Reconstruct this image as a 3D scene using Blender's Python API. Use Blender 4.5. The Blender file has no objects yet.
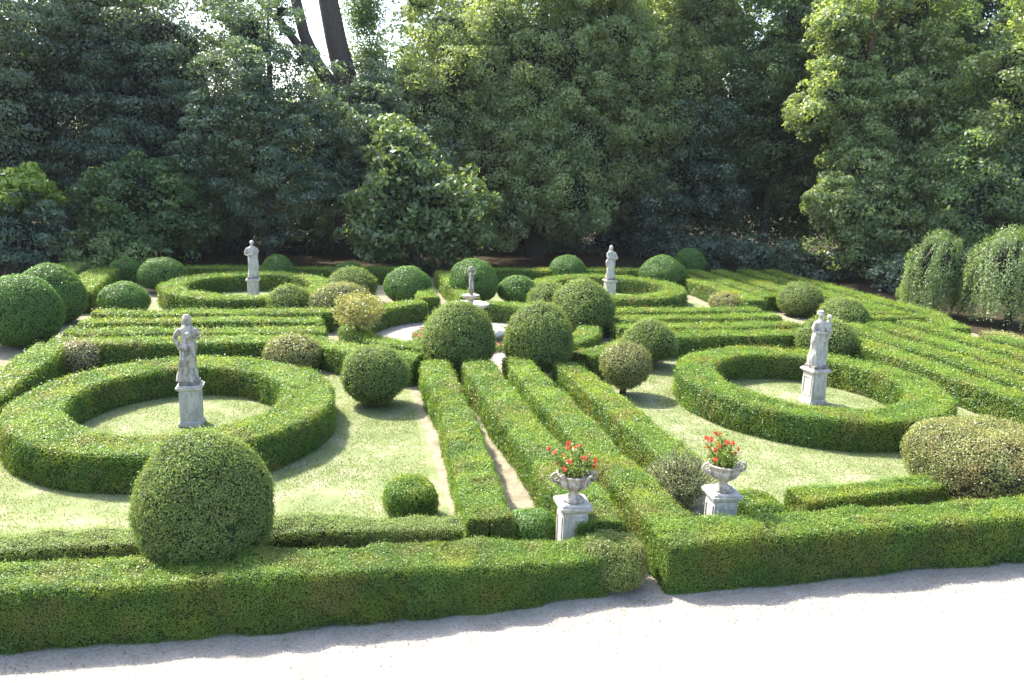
import bpy, bmesh, math, random
import numpy as np
from mathutils import Vector, Matrix, noise as mnoise

R = math.radians
rng = np.random.default_rng(7)
random.seed(7)
sc = bpy.context.scene
COL = sc.collection
CAMP = np.array([0.0, 0.0, 6.6])

# ------------------------------------------------------------------ camera
F, TILT, YAW, ROLL = 815.0, R(12.5), R(13.0), R(2.0)
fw = Vector((math.sin(YAW) * math.cos(TILT), math.cos(YAW) * math.cos(TILT), -math.sin(TILT)))
rt = Vector((math.cos(YAW), -math.sin(YAW), 0))
up = rt.cross(fw)
rt2 = rt * math.cos(ROLL) + up * math.sin(ROLL)
up2 = -rt * math.sin(ROLL) + up * math.cos(ROLL)
cd = bpy.data.cameras.new('camera')
cam = bpy.data.objects.new('camera', cd)
COL.objects.link(cam)
m = Matrix((rt2, up2, -fw)).transposed().to_4x4()
m.translation = Vector(CAMP)
cam.matrix_world = m
cd.sensor_width = 36
cd.lens = 36 * F / 1024
cd.clip_end = 2000
sc.camera = cam

# ------------------------------------------------------------------ light
EL = R(51)
AZ = math.atan2(-0.64, 0.77)
sunv = Vector((math.sin(AZ) * math.cos(EL), math.cos(AZ) * math.cos(EL), math.sin(EL)))
sl = bpy.data.lights.new('sun', 'SUN')
sl.energy = 3.5
sl.angle = R(0.6)
sl.color = (1.0, 0.95, 0.87)
so = bpy.data.objects.new('sun', sl)
so.rotation_euler = sunv.to_track_quat('Z', 'Y').to_euler()
COL.objects.link(so)
w = bpy.data.worlds.new('World')
sc.world = w
w.use_nodes = True
nt = w.node_tree
bg = nt.nodes['Background']
sky = nt.nodes.new('ShaderNodeTexSky')
sky.sky_type = 'NISHITA'
sky.sun_disc = False
sky.sun_elevation = EL
sky.sun_rotation = AZ
sky.air_density = 1.0
sky.dust_density = 2.5
nt.links.new(sky.outputs[0], bg.inputs[0])
bg.inputs[1].default_value = 0.15
sc.view_settings.view_transform = 'Standard'
sc.view_settings.look = 'None'
sc.view_settings.gamma = 1
sc.view_settings.exposure = 1.80
sc.render.engine = 'CYCLES'
sc.cycles.max_bounces = 6
sc.cycles.transmission_bounces = 4
sc.cycles.use_denoising = True

# ------------------------------------------------------------------ materials
def newmat(name):
    mt = bpy.data.materials.new(name)
    mt.use_nodes = True
    n = mt.node_tree
    return mt, n, n.nodes['Principled BSDF'], n.nodes['Material Output']

def ramp(n, cols, fac=None):
    r = n.nodes.new('ShaderNodeValToRGB')
    e = r.color_ramp.elements
    while len(e) < len(cols):
        e.new(0.5)
    for i, (p, c) in enumerate(cols):
        e[i].position = p
        e[i].color = (*c, 1)
    if fac is not None:
        n.links.new(fac, r.inputs[0])
    return r

def noise(n, scale, detail=4, rough=0.6, vec=None):
    t = n.nodes.new('ShaderNodeTexNoise')
    t.inputs['Scale'].default_value = scale
    t.inputs['Detail'].default_value = detail
    t.inputs['Roughness'].default_value = rough
    n.links.new(vec if vec is not None else geo_pos(n), t.inputs['Vector'])
    return t

def geo_pos(n):
    g = n.nodes.get('geo') or n.nodes.new('ShaderNodeNewGeometry')
    g.name = 'geo'
    return g.outputs['Position']

def mix(n, a, b, fac, mode='MIX'):
    x = n.nodes.new('ShaderNodeMix')
    x.data_type = 'RGBA'
    x.blend_type = mode
    for s, v in ((x.inputs[0], fac), (x.inputs[6], a), (x.inputs[7], b)):
        if isinstance(v, (int, float)):
            s.default_value = v
        elif isinstance(v, tuple):
            s.default_value = (*v, 1)
        else:
            n.links.new(v, s)
    return x.outputs[2]

def bump(n, b, h, dist, strength=0.6):
    x = n.nodes.new('ShaderNodeBump')
    x.inputs['Strength'].default_value = strength
    x.inputs['Distance'].default_value = dist
    n.links.new(h, x.inputs['Height'])
    n.links.new(x.outputs[0], b.inputs['Normal'])

def leaf_mat(name, cols, trans=0.3, rough=0.42, spec=0.5, patch=None, variety=0):
    """cols: dark, mid, light leaf colours; patch: colour of old or new growth in patches"""
    mt, n, b, out = newmat(name)
    at = n.nodes.new('ShaderNodeAttribute')
    at.attribute_name = 'tint'
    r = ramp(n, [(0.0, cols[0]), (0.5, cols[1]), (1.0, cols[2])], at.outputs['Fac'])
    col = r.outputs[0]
    if variety:
        vn = noise(n, variety, 2)
        vr = ramp(n, [(0.42, (1, 1, 1)), (0.50, (.70, .84, .98)), (0.60, (1.10, 1.0, .85))], vn.outputs['Fac'])
        col = mix(n, col, vr.outputs[0], 1.0, 'MULTIPLY')
    if patch:
        pn = noise(n, patch[2], 3)
        pr_ = ramp(n, [(0.5, (0, 0, 0)), (0.68, (1, 1, 1))], pn.outputs['Fac'])
        ms = n.nodes.new('ShaderNodeMath')
        ms.operation = 'MULTIPLY'
        n.links.new(pr_.outputs[0], ms.inputs[0])
        ms.inputs[1].default_value = patch[1]
        col = mix(n, col, patch[0], ms.outputs[0])
    n.links.new(col, b.inputs['Base Color'])
    b.inputs['Roughness'].default_value = rough
    b.inputs['Specular IOR Level'].default_value = spec
    tr = n.nodes.new('ShaderNodeBsdfTranslucent')
    tc = mix(n, col, (1.0, 1.0, 0.45), 1.0, 'MULTIPLY')
    tg = mix(n, tc, (1.9, 1.9, 1.5), 1.0, 'MULTIPLY')
    n.links.new(tg, tr.inputs[0])
    ms = n.nodes.new('ShaderNodeMixShader')
    ms.inputs[0].default_value = trans
    n.links.new(b.outputs[0], ms.inputs[1])
    n.links.new(tr.outputs[0], ms.inputs[2])
    n.links.new(ms.outputs[0], out.inputs[0])
    return mt

def twig_mat(name, c):
    mt, n, b, out = newmat(name)
    t = noise(n, 14, 5)
    r = ramp(n, [(0.3, tuple(x * 0.5 for x in c)), (0.7, c)], t.outputs['Fac'])
    n.links.new(r.outputs[0], b.inputs['Base Color'])
    b.inputs['Roughness'].default_value = 0.9
    b.inputs['Specular IOR Level'].default_value = 0.1
    return mt

def bark_mat(name, c):
    mt, n, b, out = newmat(name)
    tcn = n.nodes.new('ShaderNodeMapping')
    tcn.inputs['Scale'].default_value = (6, 6, 1.2)
    n.links.new(geo_pos(n), tcn.inputs[0])
    t = noise(n, 2.5, 6, 0.7, tcn.outputs[0])
    r = ramp(n, [(0.3, tuple(x * 0.35 for x in c)), (0.7, c)], t.outputs['Fac'])
    n.links.new(r.outputs[0], b.inputs['Base Color'])
    b.inputs['Roughness'].default_value = 0.9
    bump(n, b, t.outputs['Fac'], 0.08, 0.9)
    return mt

M = {}
M['box'] = leaf_mat('box_leaves', [(0.074, 0.135, 0.018), (0.157, 0.248, 0.034), (0.304, 0.405, 0.066)], 0.40, patch=((.24, .20, .06), .55, 1.1), variety=.75)
M['box_core'] = twig_mat('box_twigs', (.055, .075, .018))
M['ball'] = leaf_mat('topiary_leaves', [(0.096, 0.142, 0.040), (0.193, 0.265, 0.078), (0.326, 0.408, 0.138)], 0.34, .5, .32, patch=((.24, .21, .10), .3, 3.2))
M['ball_core'] = twig_mat('topiary_twigs', (.045, .06, .022))
M['dense'] = leaf_mat('dense_topiary_leaves', [(0.063, 0.140, 0.026), (0.120, 0.234, 0.046), (0.202, 0.336, 0.072)], 0.33)
M['yellow'] = leaf_mat('variegated_leaves', [(.14, .16, .05), (.31, .31, .12), (.48, .44, .22)], 0.3, patch=((.24, .18, .07), .4, 2.5))
M['pink'] = leaf_mat('dry_tipped_leaves', [(0.162, 0.176, 0.081), (0.351, 0.311, 0.176), (0.567, 0.486, 0.338)], 0.2)
M['mottled'] = leaf_mat('mottled_leaves', [(0.119, 0.143, 0.050), (0.248, 0.270, 0.095), (0.410, 0.407, 0.168)], 0.28, patch=((.26, .19, .07), .5, 2.0))
M['olive'] = leaf_mat('pale_olive_leaves', [(.085, .13, .03), (.19, .25, .065), (.34, .37, .13)], 0.35, patch=((.30, .24, .09), .5, 2.4))
M['grey'] = leaf_mat('greyish_leaves', [(.11, .13, .065), (.22, .245, .13), (.37, .39, .24)], 0.3)
M['brown_core'] = twig_mat('brown_twigs', (.06, .05, .03))
M['t_dark'] = leaf_mat('yew_foliage', [(0.057, 0.091, 0.065), (0.106, 0.153, 0.108), (0.183, 0.240, 0.172)], 0.34)
M['t_blue'] = leaf_mat('bluish_foliage', [(0.064, 0.103, 0.070), (0.124, 0.181, 0.130), (0.254, 0.316, 0.233)], 0.38)
M['t_mid'] = leaf_mat('mid_green_foliage', [(0.068, 0.116, 0.049), (0.132, 0.200, 0.088), (0.241, 0.323, 0.149)], 0.44)
M['t_olive'] = leaf_mat('olive_green_foliage', [(0.137, 0.181, 0.088), (0.255, 0.319, 0.157), (0.419, 0.482, 0.262)], 0.48, patch=((.22, .23, .09), .5, .25))
M['t_light'] = leaf_mat('light_green_foliage', [(0.097, 0.143, 0.054), (0.208, 0.279, 0.115), (0.431, 0.494, 0.270)], 0.46, patch=((.27, .30, .15), .5, .4))
M['t_magnolia'] = leaf_mat('glossy_broad_leaves', [(0.073, 0.109, 0.048), (0.139, 0.201, 0.083), (0.277, 0.344, 0.166)], 0.38, 0.42, .5)
M['t_weep'] = leaf_mat('weeping_foliage', [(0.082, 0.130, 0.048), (0.153, 0.222, 0.087), (0.273, 0.342, 0.156)], 0.42)
M['t_bright'] = leaf_mat('lime_foliage', [(.12, .19, .03), (.25, .34, .07), (.40, .48, .14)], 0.4)
M['tree_core'] = twig_mat('inner_twigs', (.022, .030, .016))
M['bark'] = bark_mat('grey_brown_bark', (.13, .10, .08))
M['bark_red'] = bark_mat('reddish_bark', (.20, .11, .065))
M['flower_red'] = leaf_mat('red_petals', [(.45, .035, .025), (.60, .07, .045), (.68, .16, .11)], 0.3)
M['flower_dull'] = leaf_mat('dull_red_petals', [(.22, .06, .04), (.34, .09, .06), (.45, .15, .10)], 0.3)
M['flower_leaf'] = leaf_mat('begonia_leaves', [(.09, .15, .02), (.18, .26, .05), (.38, .42, .14)], 0.35)

def stone(name, c, dark, stain=.5):
    mt, n, b, out = newmat(name)
    mp = n.nodes.new('ShaderNodeMapping')
    mp.inputs['Scale'].default_value = (1, 1, .4)
    n.links.new(geo_pos(n), mp.inputs[0])
    t = noise(n, 9, 6, .7, mp.outputs[0])
    t2 = noise(n, 38, 4, .6)
    r = ramp(n, [(0.42, tuple(c[i] * (1 - stain) + dark[i] * stain for i in range(3))), (0.56, c)], t.outputs['Fac'])
    r2 = ramp(n, [(0.3, (.72, .70, .66)), (0.65, (1, 1, 1))], t2.outputs['Fac'])
    n.links.new(mix(n, r.outputs[0], r2.outputs[0], 1.0, 'MULTIPLY'), b.inputs['Base Color'])
    b.inputs['Roughness'].default_value = 0.85
    bump(n, b, t2.outputs['Fac'], 0.012, 0.7)
    return mt
M['stone'] = stone('weathered_limestone', (.56, .50, .43), (.12, .10, .08), .75)
M['stone_clean'] = stone('pale_limestone', (.60, .56, .51), (.24, .23, .20), .5)
M['stone_cap'] = stone('mossy_stone', (.46, .41, .34), (.20, .15, .08), .8)
M['stone_dark'] = stone('dark_stained_stone', (.30, .26, .24), (.10, .085, .08), .8)

def ground_mat(name, cols, sc1, sc2, bd=0.01, speck=None):
    mt, n, b, out = newmat(name)
    t = noise(n, sc1, 5, .6)
    t2 = noise(n, sc2, 3, .7)
    r = ramp(n, cols, t.outputs['Fac'])
    r2 = ramp(n, [(0.3, (.62, .62, .62)), (0.62, (1, 1, 1))], t2.outputs['Fac'])
    col = mix(n, r.outputs[0], r2.outputs[0], 1.0, 'MULTIPLY')
    if speck:
        t3 = noise(n, speck[2], 4, .6)
        r3 = ramp(n, [(speck[1], (0, 0, 0)), (speck[1] + .12, (1, 1, 1))], t3.outputs['Fac'])
        col = mix(n, col, speck[0], r3.outputs[0])
    n.links.new(col, b.inputs['Base Color'])
    b.inputs['Roughness'].default_value = 0.95
    b.inputs['Specular IOR Level'].default_value = 0.15
    bump(n, b, t2.outputs['Fac'], bd, 0.8)
    return mt
M['soil'] = ground_mat('sandy_soil', [(.35, (.24, .21, .14)), (.65, (.38, .34, .24))], 3, 60, .012)
M['gravel'] = ground_mat('white_gravel', [(.3, (.335, .305, .262)), (.7, (.455, .415, .36))], 2, 26, .035)
M['lawn'] = ground_mat('dry_lawn', [(.3, (.18, .225, .09)), (.5, (.24, .275, .125)), (.68, (.35, .33, .22))], 1.3, 40, .02)
M['litter'] = ground_mat('leaf_litter', [(.3, (.030, .026, .014)), (.7, (.080, .055, .030))], 1.2, 14, .05)

# ------------------------------------------------------------------ numpy helpers
def vnoise(p, scale, seed=0):
    """smooth value noise, p (N,3) -> [-1,1]"""
    q = p * scale
    i = np.floor(q).astype(np.int64)
    f = q - i
    f = f * f * (3 - 2 * f)
    def h(ix, iy, iz):
        n = (ix * 374761393 + iy * 668265263 + iz * 2147483647 + seed * 1442695041) & 0xffffffff
        n = ((n ^ (n >> 13)) * 1274126177) & 0xffffffff
        n = (n ^ (n >> 16)) & 0xffffffff
        return n / 4294967295.0 * 2 - 1
    r = 0
    for dx in (0, 1):
        wx = f[:, 0] if dx else 1 - f[:, 0]
        for dy in (0, 1):
            wy = f[:, 1] if dy else 1 - f[:, 1]
            for dz in (0, 1):
                wz = f[:, 2] if dz else 1 - f[:, 2]
                r = r + wx * wy * wz * h(i[:, 0] + dx, i[:, 1] + dy, i[:, 2] + dz)
    return r

def unit(v):
    return v / np.maximum(np.linalg.norm(v, axis=-1, keepdims=True), 1e-9)

class Geo:
    """collects quads for ONE mesh"""
    def __init__(s):
        s.v, s.q, s.mi, s.t, s.n = [], [], [], [], 0
    def add(s, v, q, mi=0, t=None):
        v = np.asarray(v, float); q = np.asarray(q, np.int64)
        s.v.append(v); s.q.append(q + s.n); s.n += len(v)
        s.mi.append(np.full(len(q), mi))
        s.t.append(np.full(len(q), .4) if t is None else t)
    def build(s, name, mats, parent=None, smooth=False, origin=(0, 0, 0)):
        v = np.concatenate(s.v) - np.array(origin, float); q = np.concatenate(s.q)
        me = bpy.data.meshes.new(name)
        me.vertices.add(len(v)); me.vertices.foreach_set('co', v.astype(np.float32).ravel())
        me.loops.add(len(q) * 4); me.loops.foreach_set('vertex_index', q.astype(np.int32).ravel())
        me.polygons.add(len(q))
        me.polygons.foreach_set('loop_start', np.arange(0, len(q) * 4, 4, dtype=np.int32))
        me.polygons.foreach_set('material_index', np.concatenate(s.mi).astype(np.int32))
        if smooth:
            me.polygons.foreach_set('use_smooth', np.ones(len(q), bool))
        a = me.attributes.new('tint', 'FLOAT', 'FACE')
        a.data.foreach_set('value', np.clip(np.concatenate(s.t), 0, 1).astype(np.float32))
        for mt in mats:
            me.materials.append(mt)
        me.update(calc_edges=True)
        o = bpy.data.objects.new(name, me)
        o.location = origin
        COL.objects.link(o)
        if parent is not None:
            o.parent = parent
            o.location = Vector(origin) - parent.location
        return o

def leaves(g, c, nrm, size, mi=1, tint=None, aspect=1.7, spread=.7, droop=None):
    """one pointed leaf (quad) at every centre c, facing about nrm"""
    n = len(c)
    nr = unit(nrm + rng.normal(0, spread, (n, 3)))
    a = rng.normal(0, 1, (n, 3))
    if droop is not None:
        a = a * .5 + np.array(droop)
    u = unit(a - (a * nr).sum(1, keepdims=True) * nr)
    v = np.cross(nr, u)
    L = (size * rng.uniform(.7, 1.3, n))[:, None]
    W = L / aspect
    bend = nr * L * rng.uniform(-.15, .15, (n, 1))
    P = np.stack([c - u * L * .5, c + v * W * .5 + bend, c + u * L * .5, c - v * W * .5 + bend], 1).reshape(-1, 3)
    g.add(P, np.arange(4 * n).reshape(n, 4), mi, rng.uniform(0, 1, n) if tint is None else tint)

def on_faces(v, q, dens):
    """random points on quads, dens = per-face points per m2"""
    A, B, C_, D = (v[q[:, i]] for i in range(4))
    n1 = np.cross(C_ - A, D - B)
    area = np.linalg.norm(n1, axis=1) * .5
    k = rng.poisson(area * dens)
    idx = np.repeat(np.arange(len(q)), k)
    s, t = rng.uniform(0, 1, (2, len(idx), 1))
    p = (A[idx] * (1 - s) + B[idx] * s) * (1 - t) + (D[idx] * (1 - s) + C_[idx] * s) * t
    return p, unit(n1)[idx]

def dist(p):
    return np.linalg.norm(p - CAMP, axis=-1)

def clothe(g, v, q, mi=1, k=.0018, lo=.020, hi=.055, cover=1.6, fuzz=.5, top=.22, spread=.6, seed=0, aspect=1.6, updir=0.0, shoots=.025):
    """cover a core surface with leaves, finer where it is nearer"""
    cen = v[q].mean(1)
    s = np.clip(k * dist(cen), lo, hi)
    nf = unit(np.cross(v[q[:, 2]] - v[q[:, 0]], v[q[:, 3]] - v[q[:, 1]]))
    away = ((CAMP - cen) * nf).sum(1) < -.35 * dist(cen)
    dens = cover / (s * s * .5 / aspect * 1.2)
    dens = np.where(away, dens * .45, dens)
    p, n = on_faces(v, q, dens)
    # thin places where twigs show, more of them low down on upright faces
    th = vnoise(p, 2.3, seed + 11) * .6 + vnoise(p, 7.0, seed + 12) * .4 + .22 * np.clip(.25 - p[:, 2], 0, .25) / .25 * (n[:, 2] < .5)
    keep = (th < .36) | (rng.uniform(0, 1, len(p)) < .35)
    p, n = p[keep], n[keep]
    sz = np.clip(k * dist(p), lo, hi)
    out = rng.exponential(fuzz, len(p)) * sz
    out = np.minimum(out, sz * 2.2)
    out = np.where((rng.uniform(0, 1, len(p)) < shoots * (.4 + np.clip(n[:, 2], 0, 1))), out + sz * rng.uniform(.8, 2.6, len(p)), out)
    p = p + n * (out - sz * .15)[:, None]
    p[:, 2] = np.maximum(p[:, 2], .015)
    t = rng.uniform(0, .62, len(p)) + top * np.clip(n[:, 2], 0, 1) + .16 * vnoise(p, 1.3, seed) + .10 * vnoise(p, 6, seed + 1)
    leaves(g, p, n + np.array([0, 0, updir]), sz, mi, t, aspect, spread)

GROUPS = {}
def tag(o, label, cat, group=None):
    o['label'] = label
    o['category'] = cat
    if group:
        o['group'] = group
    return o

def empty(name, loc):
    o = bpy.data.objects.new(name, None)
    o.empty_display_size = .3
    o.location = loc
    COL.objects.link(o)
    bpy.context.view_layer.update()
    return o

# ------------------------------------------------------------------ hedges
def resample(pts, step, closed):
    P = [Vector((*p, 0)) for p in pts]
    if closed:
        P.append(P[0])
    out = []
    for a, b in zip(P[:-1], P[1:]):
        n = max(1, int((b - a).length / step))
        for i in range(n):
            out.append(a.lerp(b, i / n))
    if not closed:
        out.append(P[-1])
    return np.array([[p.x, p.y] for p in out])

def hedge(label, pts, width, h, closed=False, mat='box', group=None, cat='hedge', name='box_hedge', seed=0, rough=1.0, taper=.02, core='box_core', top=.26, cover=1.5, hvar=0.04, hmul=None):
    pl = resample(pts, .12 if abs(np.mean([p[1] for p in pts])) < 20 else .2, closed)
    n = len(pl)
    if closed:
        tg = np.roll(pl, -1, 0) - np.roll(pl, 1, 0)
    else:
        tg = np.gradient(pl, axis=0)
    tg = tg / np.linalg.norm(tg, axis=1, keepdims=True)
    nm = np.stack([tg[:, 1], -tg[:, 0]], 1)     # to the right of travel
    # profile: (lateral -1..1, height 0..1)
    side = np.linspace(0, .93, 8)
    r_ = .10
    prof = [(-1 + taper * z, z) for z in side] + [(-1 + taper + r_ * .3, .975), (-1 + taper + r_, 1.0)]
    tops = np.linspace(-1 + r_ * 2.2, 1 - r_ * 2.2, 7)
    full = prof + [(x, 1.0) for x in tops] + [(-x, z) for x, z in reversed(prof)]
    full = np.array(full)
    m_ = len(full)
    rings = []
    def ring(c, nrm, ks=1.0, ext=0.0, t=None):
        lat = full[:, 0] * ks * width / 2
        p = np.zeros((m_, 3))
        p[:, :2] = c + nrm * lat[:, None]
        if t is not None:
            p[:, :2] += t * ext
        p[:, 2] = full[:, 1] * h
        return p
    if closed:
        rings = [ring(pl[i], nm[i]) for i in range(n)]
    else:
        for ks, e in ((.02, 0), (.35, 0), (.7, 0), (.97, .01)):
            rings.append(ring(pl[0], nm[0], ks, e, tg[0]))
        rings += [ring(pl[i], nm[i]) for i in range(n)]
        for ks, e in ((.97, -.01), (.7, 0), (.35, 0), (.02, 0)):
            rings.append(ring(pl[-1], nm[-1], ks, e, tg[-1]))
    V = np.concatenate(rings)
    nr = len(rings)
    q = []
    for i in range(nr if closed else nr - 1):
        j = (i + 1) % nr
        a = i * m_ + np.arange(m_ - 1); b = j * m_ + np.arange(m_ - 1)
        q.append(np.stack([a, a + 1, b + 1, b], 1))
    q = np.concatenate(q)
    # unevenness of a clipped hedge
    cen = np.repeat([r.mean(0) for r in rings], m_, 0); cen[:, 2] = h * .5
    d = V - cen
    d = unit(np.stack([d[:, 0], d[:, 1], d[:, 2] * .8], 1))
    amp = vnoise(V, .8, seed) * .055 + vnoise(V, 2.7, seed + 3) * .04 + vnoise(V, 8, seed + 5) * .014
    V = V + d * (amp * rough)[:, None]
    V[:, 2] += (vnoise(V * np.array([1, 1, 0]), .45, seed + 9)) * hvar * (V[:, 2] / h)
    if hmul is not None:
        V[:, 2] *= hmul(V)
    V[:, 2] = np.maximum(V[:, 2], -.01)
    g = Geo()
    # flip check: profile runs left->right over the top, so the normal must look out
    c0 = V[q].mean(1); nf = np.cross(V[q[:, 2]] - V[q[:, 0]], V[q[:, 3]] - V[q[:, 1]])
    cm = cen[q[:, 0]]
    if ((c0 - cm) * nf).sum() < 0:
        q = q[:, ::-1]
    inner = V - d * .03
    g.add(inner, q, 0)
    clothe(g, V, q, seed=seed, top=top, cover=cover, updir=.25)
    org = (float(np.mean(pl[:, 0])), float(np.mean(pl[:, 1])), 0)
    o = g.build(name, [M[core], M[mat]], origin=org)
    return tag(o, label, cat, group)

def ellipse(cx, cy, rx, ry, n=26, ph=.1):
    return [(cx + rx * math.cos(2 * math.pi * i / n + ph), cy + ry * math.sin(2 * math.pi * i / n + ph)) for i in range(n)]

def circle(cx, cy, r, n=22, ph=0.1, a0=0, a1=2 * math.pi, wob=0.0):
    full = abs(a1 - a0 - 2 * math.pi) < 1e-6
    k = n if full else n + 1
    out = []
    for i in range(k):
        a = a0 + (a1 - a0) * i / n + (ph if full else 0)
        rr = r * (1 + wob * math.sin(3 * a + ph * 7))
        out.append((cx + rr * math.cos(a), cy + rr * math.sin(a)))
    return out

X0, YC = 5.15, 29.3       # axis of the garden and its middle
G_RING = 'round hedges around the statues'
hedge('thick clipped ring hedge around the veiled statue, nearest the front on the left', ellipse(-3.52, 20.1, 3.05, 3.42), 1.24, .80, True, group=G_RING, seed=11)
hedge('thick clipped ring hedge around the two-headed statue, nearest the front on the right', ellipse(13.35, 20.15, 3.07, 3.40, ph=.3), 1.14, .80, True, group=G_RING, seed=12)
hedge('low ring hedge around the bearded statue in the far left quarter', ellipse(-3.4, 37.9, 3.25, 3.5), 1.05, .78, True, group=G_RING, seed=13)
hedge('low ring hedge around the basket-carrying statue in the far right quarter', ellipse(13.5, 37.7, 3.2, 3.4), 1.05, .78, True, group=G_RING, seed=14)

# front hedges along the gravel
hedge('long front hedge beside the gravel path on the left, behind it the big ball shrub', [(-9, 11.30), (-4.6, 11.30), (-2, 11.22), (0.2, 11.14), (2.2, 11.22), (3.2, 11.30), (4.15, 11.38)], .90, .88, seed=21, rough=1.5, hmul=lambda V: 1.0 - .27 * np.clip((V[:, 0] - .8) / 2.6, 0, 1))
hedge('front hedge beside the gravel path on the right, running below the right urn', [(5.14, 11.26), (7.2, 11.26), (9, 11.28), (14.5, 11.28)], .86, .84, seed=22, rough=1.4)
hedge('low darker hedge behind the left front hedge, at the foot of the lawn', [(-8, 13.2), (-3, 13.25), (0, 13.2), (2.35, 12.95)], .62, .46, seed=23, mat='ball', core='ball_core', rough=1.5)
hedge('short low hedge behind the right front hedge, beside the mottled shrub', [(8.75, 13.05), (10.4, 13.25), (12.6, 13.4)], .66, .50, seed=24, rough=1.4)
# four hedges of the middle walk
G_W = 'hedges lining the middle walk'
hedge('walk hedge between the left lawn and the sandy strip, greyer at its near end', [(2.58, 12.35), (2.68, 14), (2.88, 17.5), (3.02, 23.1)], .76, .80, group=G_W, seed=31, mat='box', rough=1.3)
hedge('walk hedge right of the sandy strip, ending behind the left urn', [(4.36, 11.9), (4.34, 14), (4.30, 18), (4.25, 22.9)], .90, .78, group=G_W, seed=32)
hedge('longest walk hedge reaching the gravel corner between the two urns', [(5.55, 11.35), (5.50, 13), (5.45, 17), (5.48, 23.2)], .80, .84, group=G_W, seed=33)
hedge('walk hedge beside the right lawn, its near end at the loose grey shrub', [(7.05, 14.6), (7.0, 18), (6.95, 22.9)], .78, .76, group=G_W, seed=34)
# cross rows left and right of the fountain
G_C = 'parallel cross hedges beside the fountain circle'
def arcpt(r, y, side):
    return X0 + side * math.sqrt(max(r * r - (y - YC) ** 2, .01))
names = ['nearest', 'second', 'third', 'farthest']
for i, (y, wd) in enumerate(((26.5, 1.0), (28.05, .9), (29.75, .85), (31.35, .9))):
    xe = arcpt(5.4, y, -1)
    hedge('%s of the four cross hedges %s' % (names[i], 'between the two left ring hedges'), [(-8.2, y), (-4, y), (xe if i else -.6, y)], wd, .76, group=G_C, seed=41 + i)
for i, (y, wd) in enumerate(((26.5, 1.0), (28.05, .9), (29.75, .85), (31.35, .9))):
    xe = arcpt(5.4, y, 1)
    hedge('%s of the four cross hedges %s' % (names[i], 'between the two right ring hedges'), [(xe if i else 10.9, y), (14, y), (18.0, y)], wd, .76, group=G_C, seed=51 + i)
# curved hedges round the fountain
def arc(r, a, b):
    return circle(X0, YC, r, 14, 0, R(a), R(b))
G_A = 'curved hedges around the fountain circle'
hedge('curved hedge edging the left lawn, bending from the cross hedges to the middle walk', [(-.9, 26.5)] + arc(6.25, 207, 246), .95, .80, group=G_A, seed=61)
hedge('curved hedge edging the right lawn, bending from the middle walk to the cross hedges', arc(6.25, 294, 333) + [(11.1, 26.5)], .95, .80, group=G_A, seed=62)
hedge('inner curved hedge on the near left of the white gravel circle', arc(4.4, 185, 259), .80, .70, group=G_A, seed=63)
hedge('inner curved hedge on the near right of the white gravel circle', arc(4.4, 281, 355), .80, .70, group=G_A, seed=64)
hedge('inner curved hedge on the far left of the white gravel circle', arc(4.15, 108, 172), .85, .78, group=G_A, seed=65)
hedge('inner curved hedge on the far right of the white gravel circle', arc(4.15, 8, 72), .85, .78, group=G_A, seed=66)
# side rows
G_S = 'parallel side hedges on the right of the garden'
hedge('tall straight hedge closing the left lawn on its left side', [(-7.95, 12.2), (-7.95, 19), (-8.0, 26.0)], .95, .82, seed=71, name='box_hedge')
pl = ['first', 'second', 'third', 'fourth']
for i, (x, y0, y1) in enumerate(((18.45, 12.0, 26.6), (20.0, 12.0, 27.9), (21.55, 14.0, 28.2), (23.1, 16, 28.4))):
    hedge('%s straight side hedge right of the near right ring hedge' % pl[i], [(x, y0), (x, (y0 + y1) / 2), (x, y1)], .95, .76, group=G_S, seed=72 + i)
for i, (x, y0, y1) in enumerate(((19.1, 33.3, 43.5), (20.6, 34.6, 43.6), (22.2, 31.5, 43.7), (24.0, 31.0, 43.8), (25.6, 29.5, 43.8))):
    hedge('%s straight side hedge right of the far right ring hedge' % (pl + ['outermost'])[i], [(x, y0), (x, (y0 + y1) / 2), (x, y1)], .95, .76, group=G_S, seed=80 + i)
hedge('short hedge with a square cut end in front of the weeping trees', [(24.7, 19.5), (24.6, 22), (24.1, 25.2)], .9, .85, seed=88)
hedge('hedge piece before the first weeping tree, left of the square cut end', [(24.0, 26.6), (24.6, 28.2), (25.0, 29.0)], .9, .80, seed=89)
for i, x in enumerate((19.2, 20.8, 22.4)):
    hedge('%s cross hedge piece behind the pair of ball shrubs on the far right' % pl[i], [(21.6, 29.4 + i * .95), (23.0, 29.4 + i * .95), (24.6, 29.3 + i * .95)], .62, .74, seed=90 + i)
# rear rows
hedge('long low hedge closing the garden at the back on the left', [(-7, 43.4), (-2, 43.4), (4.4, 43.4)], .95, .80, seed=95)
hedge('long low hedge closing the garden at the back on the right', [(7.4, 43.4), (12, 43.4), (18.3, 43.6)], .95, .80, seed=96)
hedge('far walk hedge left of the axis behind the fountain', [(4.25, 34.4), (4.25, 42.7)], .85, .76, seed=97)
hedge('far walk hedge right of the axis behind the fountain', [(5.95, 34.4), (5.95, 42.7)], .85, .76, seed=98)
hedge('bright hedge row running back between the large left balls and the woods', [(-9.9, 35.2), (-10.3, 41.8)], 1.2, .9, seed=99)
hedge('low hedge row at the left edge beyond the bright hedge row', [(-11.9, 37.2), (-12.2, 44)], 1.3, .9, seed=100, mat='ball')
hedge('left edge hedge behind the large left ball shrubs', [(-10.2, 19.0), (-10.3, 24.5)], 1.1, .8, seed=101, mat='ball')

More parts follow.
